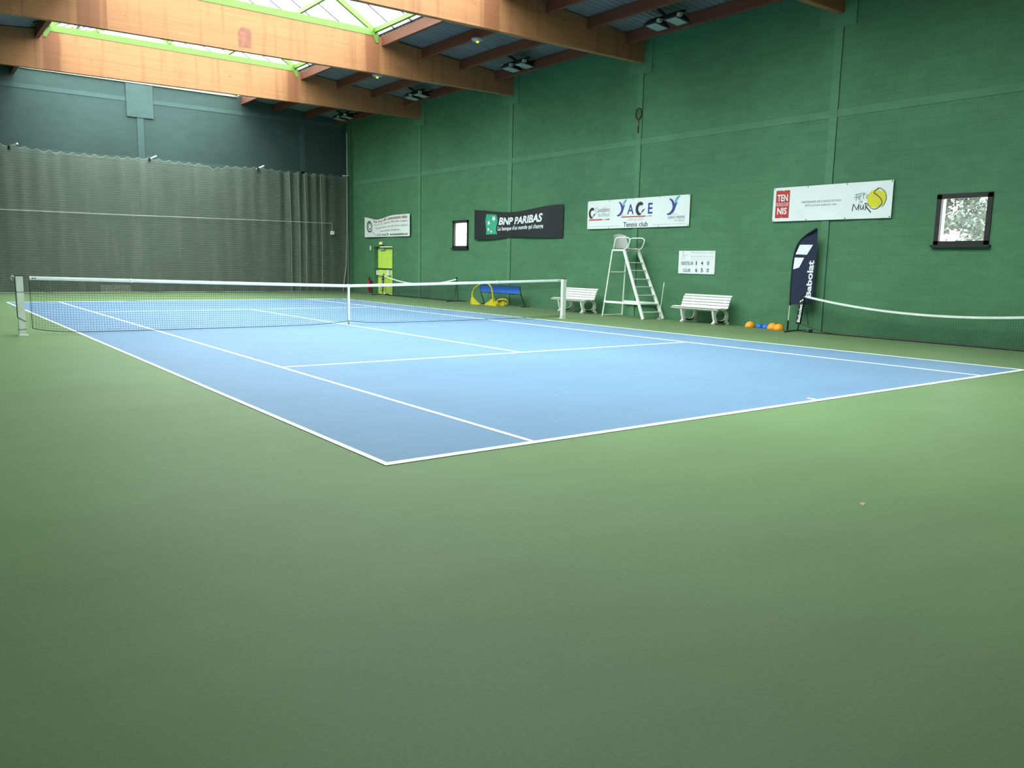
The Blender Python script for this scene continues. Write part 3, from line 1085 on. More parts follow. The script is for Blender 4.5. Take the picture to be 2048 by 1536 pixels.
# white club banner
root, mp, W, H = banner('banner', 'white wall banner with blue bird letters and Tennis club line', 14.0, 9.94, 2.55, 3.39, M_VINYL, wave=0.008)


def hook(cx, cy, r, w):
    pts = [(cx + r * math.cos(a), cy + 1.15 * r * math.sin(a)) for a in [math.radians(50 + 9.6 * i) for i in range(26)]]
    ww = [w * (1.0 if i < 18 else 1.0 + 0.0 * i) for i in range(26)]
    ww = [w * min(1.0, 0.7 + i * 0.1) if i < 20 else w * (1 - 0.16 * (i - 20)) for i in range(26)]
    q = ribbon(pts, ww)
    q.append(((cx + r * 0.2, cy - r * 0.95), (cx + r * 0.62, cy - r * 0.78), (cx + r * 1.5, cy + r * 0.02), (cx + r * 0.72, cy - r * 0.22)))
    return q


def bird(x, y, s):
    """swooping blue bird mark, body and wing"""
    body = smooth_path([(0.06, 1.0), (0.30, 0.86), (0.46, 0.55), (0.42, 0.28), (0.18, 0.06), (-0.08, 0.02)], 5)
    bw = [0.02 + 0.20 * math.sin(math.pi * min(1, i / (len(body) - 1) * 0.98)) ** 0.8 for i in range(len(body))]
    arm = smooth_path([(0.44, 0.34), (0.56, 0.52), (0.66, 0.68), (0.78, 0.74)], 5)
    aw = [0.22 - 0.20 * i / (len(arm) - 1) for i in range(len(arm))]
    wing = smooth_path([(0.54, 0.62), (0.60, 0.84), (0.76, 1.04), (0.94, 1.14)], 5)
    wwd = [0.02 + 0.15 * math.sin(math.pi * i / (len(wing) - 1)) for i in range(len(wing))]
    T = lambda q: [tuple((x + a * s, y + b * s) for a, b in f) for f in q]
    tail = smooth_path([(0.30, 0.08), (0.5, 0.02), (0.66, 0.03), (0.8, 0.0)], 4)
    return T(ribbon(body, bw)) + T(ribbon(arm, aw)), T(ribbon(wing, wwd)), T(ribbon(tail, 0.025))


print_poly(mp, *hook(0.22, 0.47, 0.115, 0.085)).build('logo', M_PBLK, root)
print_text(mp, 'Caudebec', 0.36, 0.98, 0.50, 0.64, 0.0).build('lettering', M_PGREY, root)
print_text(mp, 'lès-Elbeuf', 0.48, 0.97, 0.36, 0.49, -0.005).build('lettering', M_PLGREY, root)
print_poly(mp, [(0.08, 0.255), (0.66, 0.255), (0.66, 0.29), (0.08, 0.29)]).build('stripe', M_PRED, root)
for i, m_ in enumerate((M_PLGREY, M_PYEL, M_PROSE, M_PBLUE)):
    print_poly(mp, [(0.68 + i * 0.075, 0.255), (0.735 + i * 0.075, 0.255), (0.735 + i * 0.075, 0.29), (0.68 + i * 0.075, 0.29)]).build('colour_square', m_, root)
for bx, by, bs in ((1.32, 0.36, 0.40), (3.30, 0.33, 0.43)):
    a, b, c = bird(bx, by, bs)
    lo = print_poly(mp, *a).build('bird_logo', M_PBLUE, root)
    print_poly(mp, *b).build('wing', M_PCYAN, lo)
    print_poly(mp, *c).build('tail', M_PLGREY, lo)
print_text(mp, 'A', 1.72, 1.98, 0.39, 0.68, 0.012).build('lettering', M_PBLUE, root)
print_poly(mp, *hook(2.23, 0.53, 0.13, 0.10)).build('logo_letter', M_PBLK, root)
print_text(mp, 'E', 2.53, 2.71, 0.38, 0.68, 0.015).build('lettering', M_PBLUE, root)
print_poly(mp, [(1.48, 0.305), (2.44, 0.305), (2.44, 0.335), (1.48, 0.335)]).build('stripe', M_PRED, root)
for i, m_ in enumerate((M_PLGREY, M_PLGREY, M_PROSE, M_PBLK, M_PBLK)):
    print_poly(mp, [(2.47 + i * 0.045, 0.31), (2.50 + i * 0.045, 0.31), (2.50 + i * 0.045, 0.33), (2.47 + i * 0.045, 0.33)]).build('colour_square', m_, root)
print_text(mp, 'créé en 2013', 1.76, 2.37, 0.205, 0.285, -0.004, 0.15).build('lettering', M_PLGREY, root)
print_text(mp, 'Tennis club', 1.58, 2.54, 0.03, 0.17, 0.008).build('lettering', M_PBLK, root)
print_text(mp, 'SAINT-PIERRE', 3.31, 3.90, 0.215, 0.285, 0.012).build('lettering', M_PGREY, root)
print_text(mp, 'lès-Elbeuf', 3.55, 3.90, 0.135, 0.20, -0.004).build('lettering', M_PLGREY, root)
print_poly(mp, [(0.07, 0.068), (1.42, 0.068), (1.42, 0.076), (0.07, 0.076)], [(2.72, 0.068), (4.0, 0.068), (4.0, 0.076), (2.72, 0.076)]).build('rule', M_PLGREY, root)
ties(root, mp, W, H, (0.03, 0.95, 1.95, 2.98, 4.03))

# white federation banner
root, mp, W, H = banner('banner', 'white wall banner with a red tennis block and a yellow ball drawing', 7.31, 4.31, 2.59, 3.39, M_VINYL, wave=0.008)
print_poly(mp, [(0.08, 0.08), (0.25, 0.08), (0.265, 0.11), (0.28, 0.08), (0.46, 0.08), (0.46, 0.73), (0.30, 0.73), (0.285, 0.70), (0.27, 0.73), (0.08, 0.73)]).build('red_block', M_PRED, root)
up = lambda u, v: (lambda p: (p[0] - 0.005, p[1], p[2]))(mp(u, v))
print_text(up, 'TEN', 0.125, 0.415, 0.475, 0.635, 0.025).build('lettering', M_PWHITE, root)
print_text(up, 'NIS', 0.14, 0.405, 0.165, 0.325, 0.025).build('lettering', M_PWHITE, root)
print_text(up, 'FÉDÉRATION', 0.10, 0.44, 0.405, 0.448, 0.0).build('lettering', M_PWHITE, root)
print_text(up, 'FRANÇAISE', 0.10, 0.44, 0.352, 0.398, 0.0).build('lettering', M_PWHITE, root)
for w_, a_, b_ in (('PARTENAIRE', 0.79, 1.17), ('DE', 1.20, 1.28), ("L'ASSOCIATION", 1.31, 1.80)):
    print_text(mp, w_, a_, b_, 0.405, 0.455, 0.0).build('lettering', M_PGREY, root)
print_text(mp, 'FÊTE LE MUR DEPUIS 1996', 0.88, 1.70, 0.325, 0.378, 0.0).build('lettering', M_PGREY, root)
cx, cy, r = 2.61, 0.425, 0.19
print_poly(mp, [(cx + r * math.cos(2 * math.pi * i / 32), cy + 1.02 * r * math.sin(2 * math.pi * i / 32)) for i in range(32)], [(cx + 0.13, cy + 0.19), (cx + 0.2, cy + 0.17), (cx + 0.265, cy + 0.03), (cx + 0.22, cy - 0.12), (cx + 0.1, cy - 0.17)]).build('ball_drawing', M_PYEL, root)
S = lambda *p, w=0.014: ribbon(smooth_path(list(p), 5), w)
LU = lambda *p, w: S(*[(a + 0.01, b + 0.05) for a, b in p], w=w)
print_poly(up, *LU((2.66, 0.585), (2.60, 0.56), (2.565, 0.50), (2.62, 0.46), (2.72, 0.38), (2.765, 0.28), (2.71, 0.20), w=0.017),
           *LU((2.63, 0.60), (2.72, 0.585), (2.82, 0.50), (2.855, 0.36), (2.81, 0.24), (2.76, 0.19), w=0.011),
           *LU((2.45, 0.25), (2.52, 0.175), (2.62, 0.15), (2.72, 0.20), w=0.012)).build('seam_line', M_PBLK, root)
for strokes in (S((2.13, 0.535), (2.20, 0.54), (2.30, 0.555)) + S((2.17, 0.54), (2.165, 0.46), (2.16, 0.40)) + S((2.11, 0.475), (2.16, 0.478), (2.20, 0.485)),
                S((2.215, 0.46), (2.265, 0.48), (2.25, 0.515), (2.215, 0.49), (2.22, 0.43), (2.27, 0.435)),
                S((2.335, 0.58), (2.33, 0.50), (2.34, 0.43)) + S((2.29, 0.52), (2.34, 0.53), (2.39, 0.545)),
                S((2.40, 0.455), (2.455, 0.475), (2.44, 0.515), (2.40, 0.49), (2.41, 0.44), (2.47, 0.445))):
    print_poly(mp, *strokes).build('handwriting', M_PGREY, root)
print_poly(mp, *S((2.255, 0.405), (2.25, 0.36), (2.265, 0.355), w=0.010)).build('handwriting', M_PGREY, root)
print_poly(mp, *S((2.28, 0.365), (2.31, 0.375), (2.295, 0.392), (2.28, 0.37), (2.31, 0.355), w=0.009)).build('handwriting', M_PGREY, root)
for strokes in (S((2.09, 0.175), (2.10, 0.26), (2.11, 0.33), w=0.018) + S((2.11, 0.33), (2.16, 0.255), (2.19, 0.20), w=0.016) + S((2.19, 0.20), (2.22, 0.27), (2.24, 0.325), w=0.016) + S((2.24, 0.325), (2.235, 0.26), (2.24, 0.185), w=0.016),
                S((2.28, 0.30), (2.275, 0.235), (2.305, 0.205), (2.34, 0.26), (2.345, 0.31), w=0.016) + S((2.345, 0.31), (2.345, 0.25), (2.35, 0.195), w=0.016),
                S((2.40, 0.33), (2.395, 0.25), (2.39, 0.18), w=0.017) + S((2.36, 0.325), (2.42, 0.335), (2.455, 0.315), (2.41, 0.26), w=0.015) + S((2.41, 0.255), (2.46, 0.205), (2.53, 0.13), w=0.026)):
    print_poly(mp, *strokes).build('handwriting', M_PBLK, root)
ties(root, mp, W, H, (0.03, 0.93, 1.93, 2.97))

# sponsor banner over the door
root, mp, W, H = banner('banner', 'white sponsor banner with a sagging top edge above the lime door', 28.90, 24.83, 2.50, 3.41, M_VINYL,
                        top=lambda t: -0.16 * math.exp(-((t - 0.30) / 0.20) ** 2), wave=0.02, freq=4)
print_poly(mp, *(ribbon([(0.52 + 0.24 * math.cos(a), 0.50 + 0.24 * math.sin(a)) for a in [i * math.pi / 14 for i in range(29)]], [0.03 + 0.05 * abs(math.sin(i * math.pi / 28)) for i in range(29)]) +
                 ribbon([(0.54 + 0.13 * math.cos(a), 0.52 + 0.15 * math.sin(a)) for a in [i * math.pi / 10 for i in range(21)]], 0.04))).build('swirl_logo', M_PBLK, root)
print_poly(mp, *ribbon([(0.70, 0.30), (0.95, 0.16), (1.16, 0.05)], 0.03)).build('swirl_tail', M_PGREY, root)
print_text(mp, 'Pour vous LM Communication réalise', 0.88, 3.88, 0.74, 0.88, 0.02).build('lettering', M_PROSE, root)
print_text(mp, 'vos P.L.V., textiles, films web, enseignes', 0.98, 3.92, 0.58, 0.69, 0.0).build('lettering', M_PGREY, root)
print_text(mp, 'équipement sportif, tracts, plaques', 1.06, 3.92, 0.40, 0.51, 0.0).build('lettering', M_PGREY, root)
print_text(mp, 'autocollants, banderoles...', 1.5, 3.3, 0.24, 0.34, 0.0).build('lettering', M_PGREY, root)
print_text(mp, '02 32 18 60 78', 1.22, 2.18, 0.05, 0.16, 0.012).build('lettering', M_PBLK, root)
print_text(mp, 'www.lmcommunication.com', 2.30, 3.90, 0.05, 0.16, 0.012).build('lettering', M_PBLK, root)

# scoreboard
sb = thing('scoreboard', (XW - 0.03, 9.63, 1.28), 'white manual scoreboard with visitor and club scores beside the umpire chair', 'scoreboard')
MB().box(XW - 0.03, XW - 0.006, 9.01, 10.255, 1.275, 1.89).build('board', M_VINYL, sb)
mp = lambda u, v: (XW - 0.033, 10.255 - u, 1.275 + v)
print_text(mp, 'VISITEUR', 0.08, 0.53, 0.245, 0.325, 0.01).build('lettering', M_PBLK, sb)
print_text(mp, 'CLUB', 0.17, 0.43, 0.06, 0.135, 0.01).build('lettering', M_PBLK, sb)
print_poly(mp, [(0.08, 0.232), (0.53, 0.232), (0.53, 0.238), (0.08, 0.238)], [(0.17, 0.047), (0.43, 0.047), (0.43, 0.053), (0.17, 0.053)]).build('underline', M_PBLK, sb)
for s_, u, v in (('1', 0.60, 0.235), ('4', 0.785, 0.235), ('0', 0.99, 0.235), ('6', 0.60, 0.05), ('5', 0.79, 0.05), ('0', 0.99, 0.05)):
    w_ = 0.045 if s_ == '1' else 0.075
    print_text(mp, s_, u + (0.012 if s_ == '1' else 0), u + w_, v, v + 0.105, 0.02).build('digit', M_PBLK, sb)
print_text(mp, 'PROJECTION 2000', 0.43, 1.20, 0.525, 0.59, 0.0).build('lettering', M_PLGREY, sb)
print_text(mp, 'RAVALEMENT DE FACADE', 0.42, 1.19, 0.44, 0.485, 0.0).build('lettering', M_PLGREY, sb)
print_text(mp, 'peinture intérieure et extérieure', 0.42, 1.19, 0.37, 0.40, 0.0).build('lettering', M_PLGREY, sb)
print_poly(mp, *(S((0.15, 0.54), (0.13, 0.57), (0.16, 0.60), (0.18, 0.56), (0.14, 0.53), w=0.008) + S((0.14, 0.53), (0.12, 0.45), (0.13, 0.37), w=0.008) + S((0.14, 0.50), (0.24, 0.49), (0.33, 0.53), w=0.008) + S((0.17, 0.48), (0.21, 0.42), (0.19, 0.37), w=0.008))).build('figure_drawing', M_PGREY, sb)

# racket hung high on the wall
rk = thing('tennis_racket', (XW - 0.04, 12.0, 5.21), 'old dark tennis racket hung high on the green wall', 'racket')
rx = XW - 0.045
MB().tube([(rx, 12.0 + 0.115 * math.cos(a), 5.735 + 0.155 * math.sin(a)) for a in [2 * math.pi * i / 28 for i in range(28)]], 0.013, 6, closed=True).build('head', M_BLACK, rk)
mb = MB()
for i in range(-4, 5):
    y = i * 0.024
    h = 0.15 * math.sqrt(1 - (y / 0.115) ** 2)
    mb.tube([(rx, 12.0 + y, 5.735 - h), (rx, 12.0 + y, 5.735 + h)], 0.0016, 3)
for i in range(-5, 6):
    z = i * 0.026
    h = 0.11 * math.sqrt(max(0, 1 - (z / 0.155) ** 2))
    mb.tube([(rx, 12.0 - h, 5.735 + z), (rx, 12.0 + h, 5.735 + z)], 0.0016, 3)
mb.build('strings', M_NET, rk)
MB().tube([(rx, 12.05, 5.60), (rx, 12.0, 5.50), (rx, 12.0, 5.39)], 0.011, 6).tube([(rx, 11.95, 5.60), (rx, 12.0, 5.50)], 0.010, 6).build('shaft', M_PATCH, rk)
MB().tube([(rx, 12.0, 5.39), (rx, 12.0, 5.21)], 0.017, 8).build('grip', M_BLACK, rk)

# ================================================================== FURNITURE ALONG THE WALL
# umpire chair
uc = thing('umpire_chair', (14.13, 11.5, 0), 'tall white umpire chair with ladder steps below the white club banner', 'chair')
FT = {}
for s in (-1, 1):
    x0, x1 = 14.12 + s * 0.40, 14.12 + s * 0.28
    MB().bar((x0, 10.66, 0), (x1, 11.62, 1.90), 0.035, 0.09).build('ladder_rail', M_WHITE, uc)
    MB().tube([(x0, 12.28, 0), (x1, 12.08, 1.90)], 0.022, 8).build('rear_leg', M_WHITE, uc)
    MB().bar((14.12 + s * 0.385, 12.25, 0.42), (14.12 + s * 0.385, 10.88, 0.42), 0.03, 0.06).build('side_brace', M_WHITE, uc)
    xa = 14.12 + s * 0.29
    pts = smooth_path([(xa, 12.02, 1.93), (xa, 11.98, 2.15), (xa, 11.90, 2.235), (xa, 11.7, 2.24), (xa, 11.48, 2.235), (xa, 11.39, 2.17), (xa, 11.43, 2.05), (xa, 11.50, 1.95), (xa, 11.6, 1.92)], 5)
    MB().tube(pts, 0.017, 8).build('armrest', M_WHITE, uc, smooth=True)
for z in (0.19, 0.65, 0.88, 1.09, 1.33, 1.55):
    t = z / 1.90
    y = 10.66 + t * 0.96
    w = 0.40 - 0.12 * t
    MB().box(14.12 - w, 14.12 + w, y - 0.035, y + 0.055, z - 0.012, z + 0.012).build('step', M_WHITE, uc)
MB().box(14.12 - 0.37, 14.12 + 0.37, 10.82, 11.0, 0.40, 0.425).build('step', M_WHITE, uc)
MB().tube([(13.80, 12.15, 1.27), (14.44, 12.15, 1.27)], 0.02, 8).build('rear_brace', M_WHITE, uc)
MB().tube([(13.73, 12.28, 0.03), (14.52, 12.28, 0.03)], 0.015, 8).build('floor_brace', M_WHITE, uc)
MB().box(13.83, 14.41, 11.60, 12.10, 1.87, 1.915).build('seat_frame', M_WHITE, uc)
n, m = 8, 8
vs, fs = [], []
for layer in (0, -0.025):
    for i in range(n + 1):
        for j in range(m + 1):
            a, b = i / n * 2 - 1, j / m
            y = 11.55 + b * 0.5
            z = 1.945 + 0.02 * a * a - 0.02 * math.sin(b * math.pi) - (0.03 if b == 0 else 0) + layer
            vs.append((14.12 + a * 0.25 * (1 - 0.12 * (1 - b) ** 3), y, z))
k = (n + 1) * (m + 1)
for i in range(n):
    for j in range(m):
        a = i * (m + 1) + j
        fs += [(a, a + m + 1, a + m + 2, a + 1), (k + a, k + a + 1, k + a + m + 2, k + a + m + 1)]
MB().add(vs, fs).build('seat', M_SEAT, uc, smooth=True)
vs, fs = [], []
for layer in (0, 0.025):
    for i in range(n + 1):
        for j in range(m + 1):
            a, b = i / n * 2 - 1, j / m
            wtop = 1 - 0.12 * b ** 4
            vs.append((14.12 + a * 0.255 * wtop, 12.02 + 0.12 * b - 0.05 * a * a + layer, 1.955 + b * (0.40 - 0.03 * a * a)))
for i in range(n):
    for j in range(m):
        a = i * (m + 1) + j
        fs += [(a, a + 1, a + m + 2, a + m + 1), (k + a, k + a + m + 1, k + a + m + 2, k + a + 1)]
MB().add(vs, fs).build('backrest', M_SEAT, uc, smooth=True)
sp = thing('singles_stick', (14.36, 10.62, 0), 'thin white singles stick standing by the ladder foot of the umpire chair', 'stick')
MB().tube([(14.32, 10.62, 0.0), (14.42, 10.60, 0.90)], 0.010, 6).tube([(14.32, 10.62, 0.0), (14.32, 10.62, 0.012)], 0.05, 8).build('stick', M_WHITE, sp)
MB().tube([(14.42, 10.60, 0.90), (14.434, 10.597, 1.02)], 0.014, 6).build('tip', M_WHITE, sp)

# two slatted benches
def bench(xo, yo, label):
    root = thing('slatted_bench', (14.1 + xo, 8.98 + yo, 0), label, 'bench', 'white slatted benches along the wall')
    y0, y1 = 8.21 + yo, 9.77 + yo
    # slat centres along the seat-to-back profile (x, z, tilt)
    prof = [(13.845, 0.375, -0.75), (13.905, 0.418, -0.35), (13.985, 0.430, 0.0), (14.068, 0.424, 0.08), (14.150, 0.412, 0.12),
            (14.245, 0.445, 1.20), (14.272, 0.515, 1.22), (14.298, 0.587, 1.22), (14.326, 0.658, 1.18), (14.375, 0.722, 0.72)]
    for x, z, t in prof:
        c, s = math.cos(-t), math.sin(-t)
        w, h = 0.031, 0.010
        d = Vector((c, 0, -s))
        nrm = Vector((s, 0, c))
        cc = Vector((x + xo, 0, z))
        poly = [((cc + d * a * w + nrm * b * h).x, (cc + d * a * w + nrm * b * h).z) for a, b in ((-1, -0.6), (-0.8, -1), (0.8, -1), (1, -0.6), (1, 0.6), (0.8, 1), (-0.8, 1), (-1, 0.6))]
        MB().prism(poly, 'y', y0, y1).build('slat', M_BENCH, root)
    for yl in (8.38 + yo, 9.42 + yo):
        # cast end frame: two S-curved legs round an open oval, arm up behind the back
        g = MB()
        fr = smooth_path([(13.86, 0.0), (13.90, 0.035), (13.935, 0.10), (13.90, 0.20), (13.875, 0.30), (13.86, 0.355)], 4)
        bk = smooth_path([(14.47, 0.0), (14.43, 0.035), (14.395, 0.10), (14.42, 0.20), (14.40, 0.30), (14.30, 0.42), (14.33, 0.56), (14.37, 0.68)], 4)
        for path, w in ((fr, 0.06), (bk, 0.06)):
            path = [(a + xo, b) for a, b in path]
            for q in ribbon(path, [w * (1.5 if b < 0.03 else 1.0) for a, b in path]):
                g.prism(list(q), 'y', yl - 0.028, yl + 0.028)
        oval = [(14.16 + xo + 0.225 * math.cos(a), 0.235 + 0.165 * math.sin(a)) for a in [2 * math.pi * i / 24 for i in range(25)]]
        for q in ribbon(oval, 0.045):
            g.prism(list(q), 'y', yl - 0.022, yl + 0.022)
        topb = [(13.87 + xo, 0.365), (14.02 + xo, 0.40), (14.18 + xo, 0.385), (14.33 + xo, 0.40)]
        for q in ribbon(topb, 0.05):
            g.prism(list(q), 'y', yl - 0.028, yl + 0.028)
        low = smooth_path([(13.93, 0.06), (14.02, 0.085), (14.16, 0.075), (14.30, 0.085), (14.40, 0.06)], 4)
        for q in ribbon([(a + xo, b) for a, b in low], 0.05):
            g.prism(list(q), 'y', yl - 0.022, yl + 0.022)
        g.build('end_frame', M_BENCH, root)
        MB().lathe([(0.012, -0.003), (0.012, 0.003)], (14.29 + xo, yl - 0.03, 0.34), 8).build('bolt', M_BLACK, root)
    return root


bench(0.0, 0.0, 'white slatted bench under the scoreboard')
bench(-0.10, 4.88, 'white slatted bench behind the right net post')

# blue canvas rebound seat behind the net
bb = thing('canvas_bench', (14.3, 17.9, 0), 'low blue canvas bench on thin black legs behind the net', 'bench')
y0, y1 = 16.75, 19.1
MB().tube([(14.38, y0, 0), (14.20, y0 + 0.02, 0.38), (14.13, y0 + 0.03, 0.70)], 0.016, 6).tube([(14.2, y0, 0.012), (14.55, y0, 0.012)], 0.016, 6).tube([(14.38, y0 - 0.16, 0.012), (14.38, y0 + 0.16, 0.012)], 0.016, 6).build('leg', M_BLACK, bb)
MB().tube([(14.38, y1 + 0.05, 0), (14.20, y1 + 0.03, 0.38), (14.13, y1 + 0.02, 0.70)], 0.016, 6).tube([(14.2, y1 + 0.05, 0.012), (14.55, y1 + 0.05, 0.012)], 0.016, 6).build('leg', M_BLACK, bb)
MB().tube([(14.13, y0 + 0.03, 0.70), (14.13, y1 + 0.02, 0.70)], 0.014, 6).tube([(14.19, y0 + 0.03, 0.42), (14.19, y1 + 0.02, 0.42)], 0.012, 6).build('rail', M_BLACK, bb)
vs, fs = [], []
n, m = 40, 6
for i in range(n + 1):
    for j in range(m + 1):
        a, b = i / n, j / m
        y = y0 + 0.05 + a * (y1 - y0 - 0.06)
        vs.append((14.10 + 0.03 * math.sin(b * math.pi) + 0.008 * math.sin(a * 22) + (1 - b) * 0.03, y, 0.455 + 0.25 * b - 0.025 * math.sin(a * math.pi) + 0.006 * math.sin(a * 17)))
for i in range(n):
    for j in range(m):
        q = i * (m + 1) + j
        fs.append((q, q + 1, q + m + 2, q + m + 1))
MB().add(vs, fs).build('canvas', M_BLUEC, bb, smooth=True)

# yellow training arch and the heap beside it
ar = thing('training_arch', (13.78, 18.4, 0), 'yellow plastic training arch on triangular feet beside the blue bench', 'arch')
pts = smooth_path([(13.70, 18.92, 0.20), (13.71, 18.97, 0.38), (13.74, 18.84, 0.58), (13.78, 18.52, 0.73), (13.82, 18.18, 0.745), (13.86, 18.02, 0.60), (13.88, 17.97, 0.38), (13.88, 17.94, 0.18)], 6)
MB().tube(pts, 0.026, 8).build('hoop', M_YELLOW, ar, smooth=True)
for i in range(1, len(pts) - 1, 3):
    p, q = Vector(pts[i]), Vector(pts[i + 1])
    MB().tube([p, p + (q - p).normalized() * 0.035], 0.029, 8).build('stripe', M_PYEL if i % 2 else M_YELLOW, ar)
MB().prism([(18.96, 0.0), (18.98, 0.05), (18.94, 0.26), (18.86, 0.20), (18.70, 0.10), (18.46, 0.03), (18.46, 0.0)], 'x', 13.64, 13.74).build('foot', M_YELLOW, ar)
MB().prism([(17.86, 0.0), (17.86, 0.06), (17.90, 0.26), (17.99, 0.22), (18.15, 0.13), (18.38, 0.04), (18.38, 0.0)], 'x', 13.83, 13.93).build('foot', M_YELLOW, ar)
hp = thing('folded_arch', (14.1, 17.75, 0), 'heap of yellow plastic hoop and feet lying at the wall', 'arch')
MB().prism([(17.62, 0.0), (17.60, 0.05), (17.66, 0.22), (17.74, 0.16), (17.95, 0.05), (17.95, 0.0)], 'x', 14.10, 14.20).build('foot', M_YELLOW, hp)
MB().tube(smooth_path([(14.18, 17.60, 0.04), (14.20, 17.52, 0.14), (14.12, 17.58, 0.23), (14.0, 17.80, 0.20), (13.98, 17.86, 0.08)], 5), 0.026, 8).build('hoop', M_YELLOW, hp, smooth=True)
MB().prism([(17.55, 0.0), (17.55, 0.09), (17.64, 0.17), (17.75, 0.05), (17.75, 0.0)], 'x', 13.72, 13.84).build('foot', M_YELLOW, hp)

# balls: three orange, two blue half domes
def dome(x, y, r, h, mat, name, label, grp):
    prof = [(r, 0.0), (r, 0.012)] + [(r * math.cos(a), 0.012 + (h - 0.012) * math.sin(a)) for a in [math.pi / 2 * i / 8 for i in range(1, 8)]] + [(0.002, h)]
    mb = MB().lathe(prof, (x, y, 0), 20)
    o = mb.build(name, mat, smooth=True)
    o['label'], o['category'], o['group'] = label, 'marker', grp


G = 'domed floor markers by the wall'
dome(14.30, 7.56, 0.125, 0.145, M_ORANGE, 'marker_dome', 'orange marker dome lying on its own, left end of the row', G)
dome(14.38, 7.34, 0.095, 0.105, M_BLUE, 'marker_dome', 'left one of the two blue marker domes', G)
dome(14.36, 7.135, 0.095, 0.105, M_BLUE, 'marker_dome', 'right one of the two blue marker domes', G)
dome(14.30, 6.905, 0.125, 0.150, M_ORANGE, 'marker_dome', 'orange marker dome next to the blue ones, middle of the row', G)
dome(14.20, 6.66, 0.125, 0.150, M_ORANGE, 'marker_dome', 'orange marker dome at the right end beside the flag', G)

# beach flag
fg = thing('feather_flag', (14.32, 6.475, 0), 'navy feather flag with white emblem and upright white lettering', 'flag')
FX = 14.32
FO = 0.075
MB().tube([(FX, 6.42 + FO, 0.10), (FX, 6.40 + FO, 0.66)], 0.012, 8).build('pole', M_WPOST, fg)
MB().tube([(FX, 6.42 + FO, 0.0), (FX, 6.42 + FO, 0.24)], 0.022, 8).build('spike_holder', M_BLACK, fg)
sl = smooth_path([(FX, y + FO, z) for y, z in ((6.395, 0.60), (6.405, 1.2), (6.385, 1.70), (6.30, 2.02), (6.12, 2.22), (5.84, 2.385))], 6)
MB().tube(sl, 0.022, 8).build('sleeve', M_BLACK, fg, smooth=True)


def flag_x(y, z):
    t = (6.40 + FO - y) / 0.56
    fold = 0.022 * math.sin((t * 1.3 + z * 0.55) * 6.5) * t
    return FX - 0.01 + fold + 0.12 * t * t * 0.6


vs, fs = [], []
m = 16
right = smooth_path([(y + FO, z) for y, z in ((5.86, 0.66), (5.83, 0.74), (5.84, 1.04), (5.84, 1.67), (5.83, 2.10), (5.835, 2.38))], 6)
NR = 44


def interp(path, z):
    for a, b in zip(path, path[1:]):
        if a[1] <= z <= b[1]:
            t = (z - a[1]) / max(1e-6, b[1] - a[1])
            return a[0] + (b[0] - a[0]) * t
    return path[-1][0] if z > path[-1][1] else path[0][0]


leftp = [(p[1], p[2]) for p in sl]
for i in range(NR + 1):
    z = 0.62 + (2.375 - 0.62) * i / NR
    yl, yr = interp(leftp, z), interp(right, z)
    for j in range(m + 1):
        y = yl + (yr - yl) * j / m
        vs.append((flag_x(y, z), y, z + (0.03 * (j / m) if i == 0 else 0)))
for i in range(NR):
    for j in range(m):
        q = i * (m + 1) + j
        fs.append((q, q + 1, q + m + 2, q + m + 1))
MB().add(vs, fs).build('flag_cloth', M_NAVY, fg, smooth=True)
fmap = lambda y, z: (flag_x(y + FO, z) - 0.012, y + FO, z)


def grid_print(quad, nu=8, nv=8):
    """bilinear quad (y, z) corners bl, br, tr, tl mapped on the cloth"""
    mb = MB()
    vs = []
    for i in range(nu + 1):
        for j in range(nv + 1):
            s, t = i / nu, j / nv
            y = (quad[0][0] * (1 - s) + quad[1][0] * s) * (1 - t) + (quad[3][0] * (1 - s) + quad[2][0] * s) * t
            z = (quad[0][1] * (1 - s) + quad[1][1] * s) * (1 - t) + (quad[3][1] * (1 - s) + quad[2][1] * s) * t
            vs.append(fmap(y, z))
    return mb.add(vs, [(i * (nv + 1) + j, (i + 1) * (nv + 1) + j, (i + 1) * (nv + 1) + j + 1, i * (nv + 1) + j + 1) for i in range(nu) for j in range(nv)])


grid_print([(6.33, 1.80), (6.04, 1.79), (5.93, 2.02), (6.23, 2.02)]).build('emblem', M_PWHITE, fg)
grid_print([(6.365, 1.45), (6.22, 1.49), (6.10, 1.72), (6.345, 1.725)]).build('emblem', M_PWHITE, fg)
print_text(lambda u, v: fmap(5.875 + v, u), 'Babolat', 0.80, 1.66, 0.0, 0.125, 0.03).build('lettering', M_PWHITE, fg)


